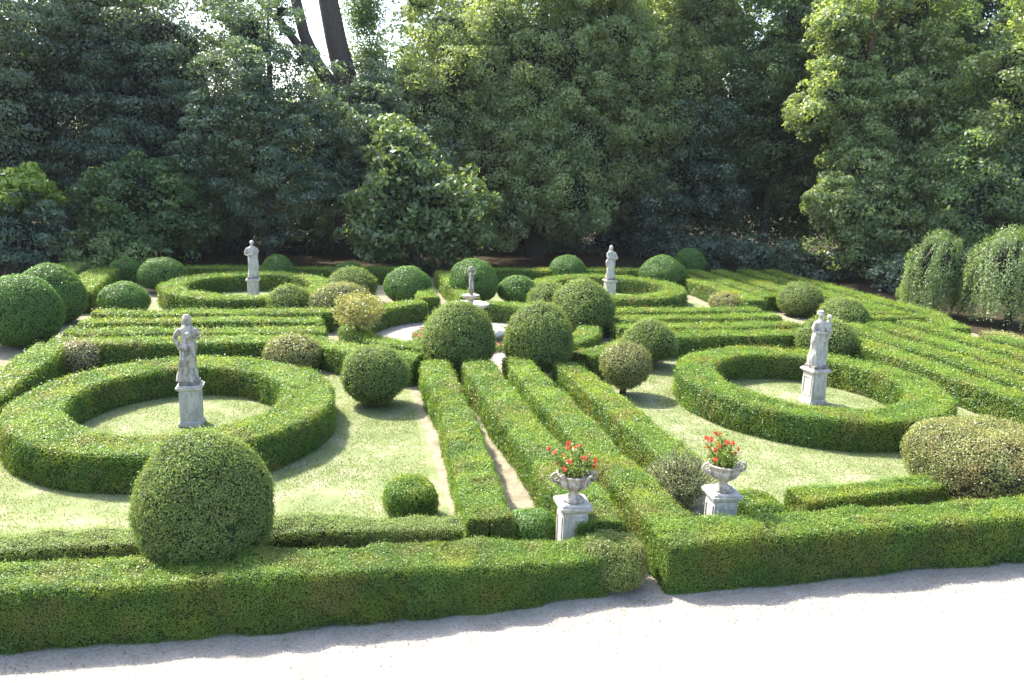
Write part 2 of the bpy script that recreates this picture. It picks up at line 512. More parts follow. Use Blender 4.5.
# ------------------------------------------------------------------ ball shrubs
def revolve(prof, n, loc, seed, amp):
    """prof: (r, z) list bottom to top"""
    prof = np.array(prof)
    a = np.linspace(0, 2 * np.pi, n, endpoint=False)
    V = np.stack([prof[:, 0, None] * np.cos(a), prof[:, 0, None] * np.sin(a), np.repeat(prof[:, 1, None], n, 1)], 2).reshape(-1, 3)
    k = len(prof)
    i, j = np.meshgrid(np.arange(k - 1), np.arange(n), indexing='ij')
    i = i.ravel(); j = j.ravel(); j2 = (j + 1) % n
    q = np.stack([i * n + j, i * n + j2, (i + 1) * n + j2, (i + 1) * n + j], 1)
    d = unit(V - np.array([0, 0, prof[:, 1].mean()]))
    V = V + np.array(loc)
    V = V + d * ((vnoise(V, 1.1, seed) * .085 + vnoise(V, 3.1, seed + 2) * .045 + vnoise(V, 9, seed + 4) * .016) * amp)[:, None]
    return V, q, d

def tube(g, pts, radii, n=8, mi=0, seed=0):
    P = [Vector(p) for p in pts]
    rings = []
    ref = Vector((0.3, 1, .1)).normalized()
    for i, p in enumerate(P):
        t = (P[min(i + 1, len(P) - 1)] - P[max(i - 1, 0)]).normalized()
        u = t.cross(ref).normalized(); v = t.cross(u)
        for k in range(n):
            a = 2 * math.pi * k / n
            rings.append(p + (u * math.cos(a) + v * math.sin(a)) * radii[i])
    q = []
    for i in range(len(P) - 1):
        for k in range(n):
            k2 = (k + 1) % n
            q.append((i * n + k, i * n + k2, (i + 1) * n + k2, (i + 1) * n + k))
    # end caps collapse to a point
    m0 = len(rings)
    rings.append(P[0]); rings.append(P[-1])
    for k in range(0, n, 2):
        q.append((m0, (k + 2) % n, (k + 1) % n, k))
        b = (len(P) - 1) * n
        q.append((m0 + 1, b + k, b + (k + 1) % n, b + (k + 2) % n))
    g.add(np.array([tuple(r) for r in rings]), np.array(q), mi)

def ball(label, x, y, w, h, z0=0.0, mat='ball', core='ball_core', point=.0, group=None, name='ball_shrub', cat='shrub', seed=0, amp=1.0, flat=1.0, egg=.12, lo=.021, cover=1.7, fuzz=.45, trunk=False, boxy=2.0, k=.0020, spread=.6, rz=0):
    """clipped shrub: widest below the middle, domed top"""
    H = h - z0
    prof = []
    nz = 20
    for i in range(nz + 1):
        a = -math.pi / 2 + math.pi * i / nz
        s_, c_ = math.sin(a), math.cos(a)
        r = (abs(c_) ** (2 / boxy)) * w / 2
        z = math.copysign(abs(s_) ** (2 / boxy), s_)
        zz = z0 + H * (.5 + .5 * z)
        r *= 1 + egg * (-z) - egg * .3
        zz += point * H * max(0, z - .8) * 3
        prof.append((max(r, .004), zz))
    # stands on the ground: cut what would sink
    loc = (x, y, 0)
    V, q, d = revolve(prof, 44, (0, 0, 0), seed, amp)
    V[:, 0] *= flat
    V += np.array(loc)
    V[:, 2] = np.maximum(V[:, 2], 0)
    e = empty(name, loc)
    g = Geo()
    g.add(V - d * .04, q, 0)
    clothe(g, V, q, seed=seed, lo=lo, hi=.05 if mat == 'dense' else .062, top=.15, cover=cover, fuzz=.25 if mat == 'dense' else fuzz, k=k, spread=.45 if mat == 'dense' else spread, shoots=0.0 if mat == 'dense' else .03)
    g.build('crown', [M[core], M[mat]], e, origin=loc)
    if trunk or z0 > 0.02:
        t = Geo()
        r = max(.05, w * .035)
        for kx, ky in ((0, 0), (.5, .3), (-.4, .5)):
            tube(t, [(x + kx * r * 2, y + ky * r * 2, -.05), (x + kx * r * 1.5, y + ky * r, z0 * .5 + .1), (x + kx * r * 5, y + ky * r * 5, z0 + H * .35)], [r * 1.2, r, r * .6], 7, seed=seed)
        t.build('trunk', [M['bark']], e, smooth=True, origin=loc)
    return tag(e, label, cat, group)

B = [
 # label, x, y, w, h, kwargs
 ('huge grey-green ball shrub standing in the left front hedge before the ring hedge', -1.93, 12.35, 2.12, 2.42, dict(z0=.25, amp=1.0, egg=.16, cover=1.8, lo=.032, boxy=2.15)),
 ('ball shrub on the lawn right of the left ring hedge, casting a round shadow', 1.17, 21.5, 1.74, 1.62, dict(z0=.08, egg=.02)),
 ('large domed topiary at the far end of the middle walk, left one of the pair', 3.88, 24.1, 2.16, 2.34, dict(z0=.26, boxy=2.25)),
 ('large domed topiary at the far end of the middle walk, right one of the pair', 6.33, 23.85, 2.18, 2.38, dict(z0=.26, boxy=2.2)),
 ('small dark greyish ball on a short trunk at the left edge of the right lawn', 8.4, 21.7, 1.46, 1.52, dict(z0=.30, mat='mottled', core='brown_core', egg=-.05)),
 ('ball shrub with a sparse foot between the greyish ball and the right cross hedges', 10.48, 24.95, 1.8, 1.52, dict(z0=.22)),
 ('tall ball topiary beyond the right dome, the highest on the right of the fountain', 9.6, 29.7, 2.4, 2.22, dict(z0=.15, egg=.05)),
 ('ball shrub half hidden behind the tall ball right of the fountain', 8.95, 32.2, 2.0, 1.75, dict()),
 ('large dense dome at the left picture edge beside the left side hedge', -9.95, 29.4, 2.6, 2.45, dict(mat='dense', egg=.10)),
 ('large dense dome behind the one at the left picture edge', -10.15, 33.3, 2.4, 2.22, dict(mat='dense', egg=.10)),
 ('pointed dome with a small tip in front of the far left ring hedge', -7.91, 34.6, 1.92, 1.34, dict(mat='dense', point=.12, egg=.10)),
 ('round bright topiary left of the far left ring hedge', -7.6, 40.6, 2.2, 1.66, dict(mat='dense', z0=.12)),
 ('squarish dark topiary behind the round one at the far left', -9.7, 43.1, 1.6, 1.22, dict(mat='dense', boxy=3.2, egg=0)),
 ('small topiary dome behind the bearded statue on its right', -2.5, 43.1, 1.85, 1.45, dict(mat='dense', egg=.12)),
 ('ball shrub between the far left ring hedge and the cross hedges', -1.47, 33.5, 1.68, 1.44, dict(egg=.10)),
 ('wide mottled shrub behind the small yellow tree', 0.55, 32.8, 2.4, 1.64, dict(mat='mottled', egg=.05)),
 ('mottled olive mound on the lawn edge between left ring hedge and curved hedge', -1.15, 25.6, 1.8, 1.1, dict(mat='mottled', core='brown_core', egg=.14, amp=1.6)),
 ('dry pinkish ball shrub in the corner of the left lawn', -7.3, 25.9, 1.18, 0.92, dict(mat='pink', core='brown_core', egg=.0, amp=1.4)),
 ('dark dome behind the wide mottled shrub, left of the far walk', 1.1, 37.8, 2.15, 1.58, dict()),
 ('farthest small dome left of the far walk', 1.15, 42.6, 1.75, 1.3, dict(mat='dense')),
 ('smooth bright dome left of the fountain figure', 3.62, 37.2, 2.28, 1.76, dict(mat='dense', egg=.14)),
 ('big smooth dome right behind the fountain figure', 6.62, 37.1, 2.32, 2.1, dict(mat='dense', egg=.10)),
 ('low round dome right of the big dome behind the fountain', 8.75, 37.2, 1.9, 1.26, dict(mat='dense')),
 ('small topiary dome behind the back hedge, left of the basket-carrying statue', 13.0, 43.2, 2.15, 1.62, dict(mat='dense', egg=.10)),
 ('large dome shrub right behind the far right ring hedge', 17.9, 41.4, 2.6, 1.8, dict(mat='dense', egg=.12)),
 ('highest small ball topiary at the far right corner of the back hedge', 21.2, 45.2, 2.0, 1.9, dict(mat='dense', z0=.25)),
 ('flat yellowish mound right of the far right ring hedge', 18.3, 34.8, 1.46, 0.82, dict(mat='yellow', core='brown_core', egg=.05)),
 ('light speckled ball above the two-headed statue, left one of the right group', 21.4, 33.5, 2.1, 1.52, dict(egg=.06)),
 ('ball shrub behind the two-headed statue on its right, second of the right group', 21.0, 29.6, 2.08, 1.52, dict()),
 ('ball shrub directly behind the two-headed statue, nearest of the right group', 17.35, 25.3, 2.07, 1.54, dict()),
 ('bright green clipped cushion alone on the lawn behind the low front hedge', 1.45, 14.35, 1.02, .68, dict(mat='box', core='box_core', boxy=3.4, egg=0, name='clipped_shrub')),
 ('smooth dark green mound left of the left urn at the end of the sandy strip', 3.38, 12.72, .98, .66, dict(mat='dense', boxy=2.4, name='clipped_shrub')),
 ('bushy green cushion right behind the right urn pedestal', 7.75, 12.85, 1.05, .68, dict(mat='box', core='box_core', boxy=2.8, egg=0, amp=1.8, name='clipped_shrub')),
 ('broad mottled yellowish shrub at the right edge above the front hedge', 13.45, 13.6, 3.0, 1.5, dict(mat='mottled', core='brown_core', boxy=2.5, egg=.03, amp=2.2, name='spreading_shrub', fuzz=.8)),
 ('light olive shrub ending the left front hedge at the gravel gap', 4.38, 11.40, 1.15, .80, dict(mat='olive', core='box_core', boxy=2.7, egg=0, amp=2.0, name='clipped_shrub')),
 ('small ball shrub in the shade left of the first weeping tree', 29.6, 36.2, 1.5, 1.25, dict(mat='ball')),
]
for i, (lab, x, y, wd, h, kw) in enumerate(B):
    ball(lab, x, y, wd, h, seed=200 + i, group='clipped ball and dome shrubs' if 'name' not in kw else None, **kw)
def loose(label, x, y, rx, h, mat, k, size, seed, name='loose_shrub'):
    """open shrub: twigs fanning from the ground, leaves thinly along them"""
    r = np.random.default_rng(seed)
    e = empty(name, (x, y, 0))
    g, t = Geo(), Geo()
    for i in range(k):
        a = r.uniform(0, 2 * math.pi); u = math.sqrt(r.uniform(0, 1))
        tip = np.array([x + rx * u * math.cos(a), y + rx * .9 * u * math.sin(a), h * (1 - .5 * u * u) * r.uniform(.75, 1.08)])
        b = np.array([x + .25 * rx * u * math.cos(a), y + .25 * rx * u * math.sin(a), 0])
        mid = (b + tip) / 2 + np.array([0, 0, .08]) + r.normal(0, .04, 3)
        if i % 3 == 0:
            tube(t, [tuple(b), tuple(mid), tuple(tip)], [.010, .008, .004], 5)
        n = 34
        tt = r.uniform(.12, 1, (n, 1))
        p = (1 - tt) ** 2 * b + 2 * tt * (1 - tt) * mid + tt ** 2 * tip + r.normal(0, .045, (n, 3))
        p[:, 2] = np.maximum(p[:, 2], .02)
        leaves(g, p, np.repeat([[0, -.2, .8]], n, 0), size, 0, r.uniform(0, .8, n) + r.normal(0, .15), 1.8, 1.0)
    g.build('crown', [M[mat]], e, origin=(x, y, 0))
    t.build('twigs', [M['brown_core']], e, origin=(x, y, 0))
    return tag(e, label, 'shrub')
loose('loose greyish shrub with open twigs left of the right urn', 6.72, 14.0, .82, 1.18, 'grey', 420, .036, 301)
# ------------------------------------------------------------------ ground
def sheet(name, pts, z, mat):
    me = bpy.data.meshes.new(name)
    me.from_pydata([(x, y, z) for x, y in pts], [], [tuple(range(len(pts)))])
    me.materials.append(M[mat])
    o = bpy.data.objects.new(name, me)
    COL.objects.link(o)
    o['kind'] = 'structure'
    return o
sheet('ground', [(-700, -300), (700, -300), (700, 900), (-700, 900)], 0, 'litter')
sheet('garden_soil', [(-13, 8), (27.2, 8), (27.2, 45.6), (-13, 45.6)], .004, 'soil')
sheet('gravel_path', [(-60, -6), (60, -6), (60, 10.85), (5.3, 10.92), (5.12, 13.5), (4.88, 13.5), (4.80, 11.7), (3.7, 11.2), (2.5, 10.9), (.2, 10.78), (-4, 10.9), (-60, 10.9)], .008, 'gravel')
lw = [(-7.4, 12.9), (2.2, 12.9), (2.3, 22.9)] + [(x, y) for x, y in reversed(arc(6.9, 207, 243))] + [(-.9, 25.9), (-7.4, 25.9)]
sheet('lawn', lw, .008, 'lawn')
lw = [(7.55, 12.9), (17.9, 12.9), (17.9, 25.9), (11.2, 25.9)] + [(x, y) for x, y in reversed(arc(6.9, 297, 333))] + [(7.5, 22.9)]
sheet('lawn', lw, .008, 'lawn')
sheet('lawn', [(-7.4, 32), (-.9, 32), (2.4, 36), (2.4, 42.8), (-7.4, 42.8)], .008, 'lawn')
sheet('lawn', [(11.2, 32), (17.9, 32), (17.9, 42.8), (7.6, 42.8), (7.6, 36)], .008, 'lawn')
sheet('gravel_circle', circle(X0, YC, 3.75, 40), .012, 'gravel')

def in_poly(P, poly):
    x, y = P[:, 0], P[:, 1]; c = np.zeros(len(P), bool)
    for (x1, y1), (x2, y2) in zip(poly, poly[1:] + poly[:1]):
        k_ = (y1 > y) != (y2 > y)
        with np.errstate(divide='ignore', invalid='ignore'):
            c ^= k_ & (x < (x2 - x1) * (y - y1) / (y2 - y1) + x1)
    return c
M['grass'] = leaf_mat('grass_blades', [(0.162, 0.208, 0.069), (0.243, 0.291, 0.112), (0.333, 0.364, 0.172)], .3)
def turf(name, label, poly, n, size):
    xs = [p_[0] for p_ in poly]; ys = [p_[1] for p_ in poly]
    P = np.stack([rng.uniform(min(xs), max(xs), n), rng.uniform(min(ys), max(ys), n), np.full(n, size * .35)], 1)
    P = P[in_poly(P, poly)]
    P = P[vnoise(P, .9, 4) + .6 * vnoise(P, 3.5, 8) > rng.uniform(-1.1, .5, len(P))]
    g = Geo()
    nn_ = unit(np.concatenate([rng.normal(0, 1, (len(P), 2)), np.full((len(P), 1), .55)], 1))
    leaves(g, P, nn_, size, 0, rng.uniform(0, .75, len(P)) + .25 * vnoise(P, .5, 2), 3.2, .3, droop=(0, 0, 1.2))
    o = g.build(name, [M['grass']])
    o['kind'] = 'stuff'
    return tag(o, label, 'grass')
turf('grass', 'short dry grass of the left lawn', [(-7.3, 13.0), (1.95, 13.0), (2.25, 22.9), (-.9, 25.8), (-7.3, 25.8)], 120000, .045)
turf('grass', 'short dry grass of the right lawn', [(7.7, 13.0), (17.8, 13.0), (17.8, 25.8), (11.2, 25.8), (7.6, 22.9)], 110000, .048)
M['dry_leaf'] = leaf_mat('fallen_leaves', [(.16, .10, .04), (.28, .20, .08), (.30, .30, .10)], .1)
g = Geo()
P = np.stack([rng.uniform(-6, 14, 900), 10.75 - rng.exponential(.38, 900), np.full(900, .016)], 1)
P2 = np.stack([rng.uniform(4.5, 5.4, 160), rng.uniform(10.6, 12.5, 160), np.full(160, .016)], 1)
P = np.concatenate([P, P2])
leaves(g, P, np.repeat([[0, 0, 1.0]], len(P), 0), .034, 0, None, 1.6, .15)
o = g.build('fallen_leaves', [M['dry_leaf']])
o['kind'] = 'stuff'
tag(o, 'dry clippings and leaves scattered on the gravel along the front hedges', 'leaves')
# ------------------------------------------------------------------ stonework
def link_bm(bm, name, mats, parent, smooth=False, bevel=0.0):
    if bevel:
        bmesh.ops.bevel(bm, geom=bm.edges[:] , offset=bevel, segments=2, affect='EDGES', profile=.6)
    me = bpy.data.meshes.new(name)
    bm.to_mesh(me); bm.free()
    for mt in mats:
        me.materials.append(mt)
    if smooth:
        for p in me.polygons:
            p.use_smooth = True
    o = bpy.data.objects.new(name, me)
    COL.objects.link(o)
    o.parent = parent
    return o

def box_stack(name, layers, mat, parent, bevel=.008, rot=0):
    """square layers (half0, half1, z0, z1) joined in one mesh"""
    bm = bmesh.new()
    for a, b, z0, z1 in layers:
        vs = [bm.verts.new((sx * a, sy * a, z0)) for sx, sy in ((-1, -1), (1, -1), (1, 1), (-1, 1))] + \
             [bm.verts.new((sx * b, sy * b, z1)) for sx, sy in ((-1, -1), (1, -1), (1, 1), (-1, 1))]
        bm.faces.new(vs[3::-1]); bm.faces.new(vs[4:])
        for i in range(4):
            j = (i + 1) % 4
            bm.faces.new((vs[i], vs[j], vs[4 + j], vs[4 + i]))
    o = link_bm(bm, name, [M[mat]], parent, bevel=bevel)
    return o

def pedestal(parent, hw, H, mat, rot=0):
    b = box_stack('pedestal_base', [(hw * 1.18, hw * 1.18, -.02, H * .10), (hw * 1.12, hw * 1.02, H * .103, H * .15)], 'stone' if mat == 'stone' else mat, parent)
    s = box_stack('pedestal_shaft', [(hw, hw * .97, H * .153, H * .86)], mat, parent)
    # raised frame of the sunk panel on every face
    bm = bmesh.new()
    a = hw * .985 + .004
    for k in range(4):
        ang = k * math.pi / 2
        for (x0, x1, z0, z1) in ((-.78, -.62, .24, .80), (.62, .78, .24, .80), (-.62, .62, .24, .29), (-.62, .62, .75, .80)):
            c = [(x0 * hw, -a, z0 * H), (x1 * hw, -a, z0 * H), (x1 * hw, -a, z1 * H), (x0 * hw, -a, z1 * H)]
            d = [(x, y - .012, z) for x, y, z in c]
            ro = Matrix.Rotation(ang, 3, 'Z')
            v = [bm.verts.new(ro @ Vector(p)) for p in c + d]
            bm.faces.new(v[4:])
            for i in range(4):
                j = (i + 1) % 4
                bm.faces.new((v[j], v[i], v[4 + i], v[4 + j]))
    p = link_bm(bm, 'pedestal_panel', [M[mat]], parent)
    c = box_stack('pedestal_cap', [(hw * .99, hw * 1.16, H * .863, H * .91), (hw * 1.26, hw * 1.30, H * .913, H * .965), (hw * 1.18, hw * 1.14, H * .968, H)], 'stone_cap' if mat != 'stone_clean' else 'stone_clean', parent)
    return [b, s, p, c]

def figure_mesh(name, parts, zbase, mat, parent, voxel=.010, fold=.026, seed=0, hgt=1.6, rot=0):
    """parts: lofts of (x, y, z, rx, ry) rings; fused into one continuous surface by a voxel remesh"""
    bm = bmesh.new()
    for ringsd in parts:
        n = 28
        prev = None
        P = [Vector(r[:3]) for r in ringsd]
        rr = []
        for i, r in enumerate(ringsd):
            if len(r) > 5 and r[5] == 'h':
                t = Vector((0, 0, 1))
            else:
                t = (P[min(i + 1, len(P) - 1)] - P[max(i - 1, 0)]).normalized()
            ref = Vector((0, 1, 0)) if abs(t.y) < .8 else Vector((0, 0, 1))
            u = ref.cross(t).normalized(); v = t.cross(u).normalized()
            nf = r[6] if len(r) > 6 else 0
            vs = []
            for k in range(n):
                a = 2 * math.pi * k / n
                f = 1 + nf * (math.sin(a * 7 + i * .25 + seed) * .6 + math.sin(a * 11 + 1.3 + seed) * .4)
                vs.append(bm.verts.new(P[i] + u * math.cos(a) * r[3] * f + v * math.sin(a) * r[4] * f))
            rr.append(vs)
        for a, b in zip(rr[:-1], rr[1:]):
            for k in range(n):
                bm.faces.new((a[k], a[(k + 1) % n], b[(k + 1) % n], b[k]))
        bm.faces.new(rr[0][::-1]); bm.faces.new(rr[-1])
    bmesh.ops.recalc_face_normals(bm, faces=bm.faces)
    me = bpy.data.meshes.new('tmp'); bm.to_mesh(me); bm.free()
    o = bpy.data.objects.new('tmp', me); COL.objects.link(o)
    md = o.modifiers.new('r', 'REMESH'); md.mode = 'VOXEL'; md.voxel_size = voxel
    sm = o.modifiers.new('s', 'SMOOTH'); sm.factor = .5; sm.iterations = 1
    dg = bpy.context.evaluated_depsgraph_get()
    me2 = bpy.data.meshes.new_from_object(o.evaluated_get(dg))
    bpy.data.objects.remove(o)
    co = np.zeros(len(me2.vertices) * 3, np.float32); me2.vertices.foreach_get('co', co); co = co.reshape(-1, 3)
    nn = np.zeros(len(co) * 3, np.float32); me2.vertices.foreach_get('normal', nn); nn = nn.reshape(-1, 3)
    cf = co.astype(float) * np.array([1, 1, .28])
    co = co + nn * (vnoise(cf, 16, seed)[:, None] * fold * np.clip((hgt * .82 - co[:, 2:3]) * 4, 0, 1))
    co[:, 2] += zbase
    me2.vertices.foreach_set('co', co.astype(np.float32).ravel())
    me2.materials.clear(); me2.materials.append(M[mat])
    for p in me2.polygons:
        p.use_smooth = True
    me2.update()
    me2.name = name
    f = bpy.data.objects.new(name, me2); COL.objects.link(f); f.parent = parent
    return f

def face_head(x, y, z, s, tilt=0.0, turn=0.0):
    """head with neck, brow, nose, chin, hair; returns lofts. z = chin height. faces -y"""
    t = turn * s * .35
    L = []
    L.append([(x, y + .01, z - .07 * s / .1, .042 * s / .1, .042 * s / .1), (x, y, z + .01, .040 * s / .1, .042 * s / .1)])
    k = s / .1
    L.append([(x + t * .2, y - .030 * k, z - .005 * k, .022 * k, .022 * k, 'h'), (x + t * .2, y - .022 * k, z + .015 * k, .045 * k, .05 * k, 'h'), (x, y - .012 * k, z + .06 * k, .062 * k, .072 * k, 'h'),
              (x, y, z + .10 * k, .070 * k, .085 * k, 'h'), (x, y + .006 * k, z + .15 * k, .068 * k, .082 * k, 'h'), (x, y + .008 * k, z + .185 * k, .045 * k, .055 * k, 'h'), (x, y + .008 * k, z + .20 * k, .012 * k, .015 * k, 'h')])
    L.append([(x + t * .5, y - .082 * k, z + .10 * k, .008 * k, .006 * k), (x + t * .5, y - .100 * k, z + .062 * k, .015 * k, .012 * k), (x + t * .5, y - .075 * k, z + .052 * k, .012 * k, .01 * k)])
    L.append([(x - .04 * k, y - .070 * k, z + .115 * k, .01 * k, .008 * k), (x, y - .085 * k, z + .12 * k, .012 * k, .01 * k), (x + .04 * k, y - .070 * k, z + .115 * k, .01 * k, .008 * k)])
    L.append([(x - .018 * k, y - .07 * k, z + .03 * k, .007 * k, .006 * k), (x, y - .078 * k, z + .032 * k, .009 * k, .008 * k), (x + .018 * k, y - .07 * k, z + .03 * k, .007 * k, .006 * k)])
    return L

def hand(x, y, z, dx, dy, dz, s=1.0):
    """palm and five curled fingers starting at the wrist and pointing along d"""
    d = Vector((dx, dy, dz)).normalized()
    sd = d.cross(Vector((0, 0, 1)))
    sd = sd.normalized() if sd.length > .1 else Vector((1, 0, 0))
    nr = sd.cross(d).normalized()
    w0 = Vector((x, y, z))
    L = [[(*w0, .024 * s, .018 * s), (*(w0 + d * .04 * s), .034 * s, .018 * s), (*(w0 + d * .085 * s), .036 * s, .016 * s)]]
    for i, ln in enumerate((.055, .065, .060, .045)):
        b = w0 + d * .07 * s + sd * (.027 - .018 * i) * s
        L.append([(*b, .010 * s, .010 * s), (*(b + d * ln * .6 * s), .010 * s, .010 * s), (*(b + d * ln * .9 * s - nr * ln * .45 * s), .008 * s, .008 * s)])
    b = w0 + d * .02 * s + sd * .03 * s
    L.append([(*b, .012 * s, .012 * s), (*(b + d * .035 * s + sd * .022 * s), .011 * s, .011 * s), (*(b + d * .06 * s + sd * .018 * s - nr * .012 * s), .009 * s, .009 * s)])
    return L

def statue(label, x, y, rot, kind, H_p=1.08, hw=.25, mat='stone_clean', scale=1.0):
    e = empty('garden_statue', (x, y, 0))
    e.rotation_euler = (0, 0, rot)
    ped = 'stone_clean'
    pedestal(e, hw, H_p, ped)
    box_stack('figure_plinth', [(hw * .98, hw * .95, H_p + .003, H_p + .09)], 'stone_dark', e)
    P = []
    z = 0.0
    if kind == 'veiled':
        # long robe, weight on one leg, knee pushing forward, train trailing to viewer's left
        P.append([(0, 0, 0, .21, .19, 'h', .10), (-.01, 0, .12, .185, .17, 'h', .10), (-.015, 0, .35, .165, .15, 'h', .09), (-.01, 0, .6, .165, .15, 'h', .07), (.0, 0, .82, .175, .14, 'h', .05), (.01, 0, .95, .15, .12, 'h', .04), (.015, .0, 1.08, .135, .105, 'h', .02), (.01, 0, 1.22, .165, .115, 'h', .01), (0, .0, 1.32, .15, .10, 'h'), (0, 0, 1.40, .07, .065, 'h')])
        P.append([(-.17, -.06, .01, .10, .11, 'h', .1), (-.13, -.09, .25, .08, .085, 'h', .08), (-.09, -.11, .5, .085, .085, 'h', .05), (-.06, -.06, .75, .09, .08, 'h')])
        P.append([(-.03, -.02, .80, .185, .16, 'h', .06), (-.02, -.02, .88, .19, .16, 'h', .06), (0, 0, .95, .15, .12, 'h')])   # rolled mantle at the hips
        P.append([(-.15, .0, 1.30, .055, .055), (-.235, .02, 1.17, .05, .05), (-.255, -.0, 1.06, .048, .045), (-.21, -.08, .96, .04, .036), (-.16, -.11, .91, .03, .03)])
        P += hand(-.16, -.11, .91, .6, -.3, -.3, .9)
        P.append([(.15, 0, 1.30, .055, .055), (.225, -.02, 1.18, .052, .05), (.235, -.07, 1.10, .046, .045), (.15, -.15, 1.12, .038, .034), (.07, -.165, 1.18, .028, .026)])
        P += hand(.07, -.165, 1.18, -.7, -.1, .5, .9)
        P.append([(.03, -.15, 1.10, .05, .04, 'h', .1), (.05, -.16, 1.2, .06, .05, 'h', .1), (.04, -.15, 1.26, .035, .03, 'h')])
        P += face_head(-.01, -.01, 1.43, .105, turn=-.3)
        P.append([(-.02, .05, 1.34, .11, .05, 'h', .05), (-.015, .045, 1.5, .095, .075, 'h', .03), (-.01, .03, 1.60, .09, .09, 'h'), (-.01, .01, 1.655, .06, .07, 'h'), (-.01, .01, 1.67, .01, .01, 'h')])
    elif kind == 'two':
        P.append([(-.06, .02, 0, .19, .17, 'h', .11), (-.06, .03, .3, .155, .14, 'h', .11), (-.05, .03, .6, .14, .13, 'h', .08), (-.04, .02, .8, .16, .13, 'h', .05)])
        P.append([(.03, -.09, .0, .05, .09, 'h'), (.03, -.06, .08, .05, .055, 'h'), (.03, -.05, .25, .06, .06, 'h'), (.025, -.05, .42, .055, .055, 'h'), (.01, -.05, .62, .08, .08, 'h'), (0, -.01, .8, .10, .09, 'h')])
        P.append([(.12, -.05, .0, .045, .08, 'h'), (.11, -.03, .08, .045, .05, 'h'), (.10, -.02, .25, .055, .058, 'h'), (.08, -.02, .42, .05, .055, 'h'), (.05, -.02, .62, .075, .08, 'h')])
        P.append([(-.02, 0, .72, .175, .14, 'h', .09), (-.03, 0, .86, .17, .14, 'h', .06), (-.03, 0, 1.0, .14, .115, 'h', .02), (-.03, 0, 1.15, .15, .115, 'h', .01), (-.03, 0, 1.28, .155, .105, 'h'), (-.03, 0, 1.36, .07, .065, 'h')])
        P.append([(-.16, 0, 1.27, .055, .055), (-.22, -.02, 1.12, .05, .05), (-.22, -.07, 1.02, .046, .042), (-.11, -.15, .99, .036, .034), (.0, -.17, .99, .028, .026)])
        P += hand(.0, -.17, .99, 1, 0, .05, .9)
        P.append([(.10, 0, 1.27, .055, .055), (.14, -.06, 1.13, .048, .048), (.16, -.12, 1.04, .04, .038), (.20, -.10, 1.0, .03, .028)])
        P += hand(.20, -.10, 1.0, .5, .2, .3, .9)
        P += face_head(-.04, -.01, 1.40, .105, turn=.5)
        P.append([(-.04, .03, 1.50, .085, .075, 'h'), (-.04, .015, 1.60, .085, .09, 'h'), (-.04, .01, 1.63, .04, .04, 'h')])
        # the slender second figure held at the side
        P.append([(.21, .02, .0, .075, .08, 'h', .1), (.21, .02, .4, .06, .07, 'h', .1), (.21, .0, .8, .06, .065, 'h', .06), (.215, 0, 1.0, .07, .065, 'h', .03), (.22, 0, 1.18, .085, .065, 'h'), (.22, 0, 1.27, .07, .05, 'h'), (.22, 0, 1.32, .035, .035, 'h')])
        P += face_head(.225, -.005, 1.34, .082)
    elif kind == 'bearded':
        P.append([(0, 0, 0, .19, .17, 'h', .11), (0, 0, .3, .165, .15, 'h', .10), (.01, 0, .6, .17, .15, 'h', .08), (.01, 0, .85, .185, .145, 'h', .05), (.0, 0, 1.0, .165, .12, 'h', .03), (-.01, 0, 1.2, .18, .12, 'h', .01), (0, 0, 1.33, .16, .105, 'h'), (0, 0, 1.41, .07, .065, 'h')])
        P.append([(-.16, 0, 1.31, .058, .058), (-.245, .0, 1.15, .054, .052), (-.25, -.04, 1.02, .05, .045), (-.15, -.14, 1.0, .038, .036), (-.05, -.17, 1.04, .03, .028)])
        P += hand(-.05, -.17, 1.04, .8, 0, .3, .95)
        P.append([(.16, 0, 1.31, .058, .058), (.22, -.04, 1.16, .052, .05), (.21, -.12, 1.08, .045, .042), (.17, -.16, 1.20, .036, .034), (.15, -.14, 1.30, .028, .028)])
        P += hand(.15, -.14, 1.30, -.1, -.1, .9, .9)
        P.append([(.17, .0, .0, .07, .08, 'h', .1), (.18, -.03, .5, .06, .08, 'h', .12), (.18, -.03, 1.0, .05, .07, 'h', .08), (.17, 0, 1.2, .04, .04, 'h')])
        P += face_head(0, -.01, 1.44, .105, turn=-.4)
        P.append([(0, -.05, 1.34, .02, .02, 'h'), (0, -.06, 1.40, .045, .04, 'h', .1), (0, -.045, 1.46, .055, .045, 'h')])
        P.append([(0, .02, 1.55, .085, .085, 'h', .05), (0, .015, 1.62, .08, .085, 'h', .05), (0, .01, 1.66, .04, .045, 'h')])
    else:
        P.append([(-.01, 0, 0, .20, .18, 'h', .11), (-.01, 0, .3, .18, .165, 'h', .10), (-.01, 0, .6, .185, .16, 'h', .08), (-.01, 0, .82, .20, .16, 'h', .07), (.0, 0, .95, .165, .13, 'h', .04), (-.01, 0, 1.1, .15, .11, 'h', .01), (-.02, 0, 1.22, .155, .11, 'h'), (-.02, 0, 1.31, .14, .10, 'h'), (-.02, 0, 1.39, .065, .06, 'h')])
        P.append([(-.15, 0, 1.29, .055, .055), (-.20, -.02, 1.14, .05, .05), (-.19, -.08, 1.04, .045, .042), (-.07, -.16, 1.02, .036, .034), (.04, -.19, 1.0, .028, .026)])
        P += hand(.04, -.19, 1.0, 1, 0, 0, .9)
        P.append([(.12, 0, 1.29, .055, .055), (.20, -.03, 1.15, .05, .05), (.22, -.10, 1.02, .045, .042), (.17, -.19, .97, .032, .03)])
        P += hand(.17, -.19, .97, -.7, -.1, .1, .9)
        P.append([(.10, -.15, .92, .05, .04, 'h'), (.11, -.16, .97, .10, .075, 'h', .05), (.11, -.16, 1.05, .12, .09, 'h', .05), (.11, -.16, 1.08, .10, .07, 'h', .1)])
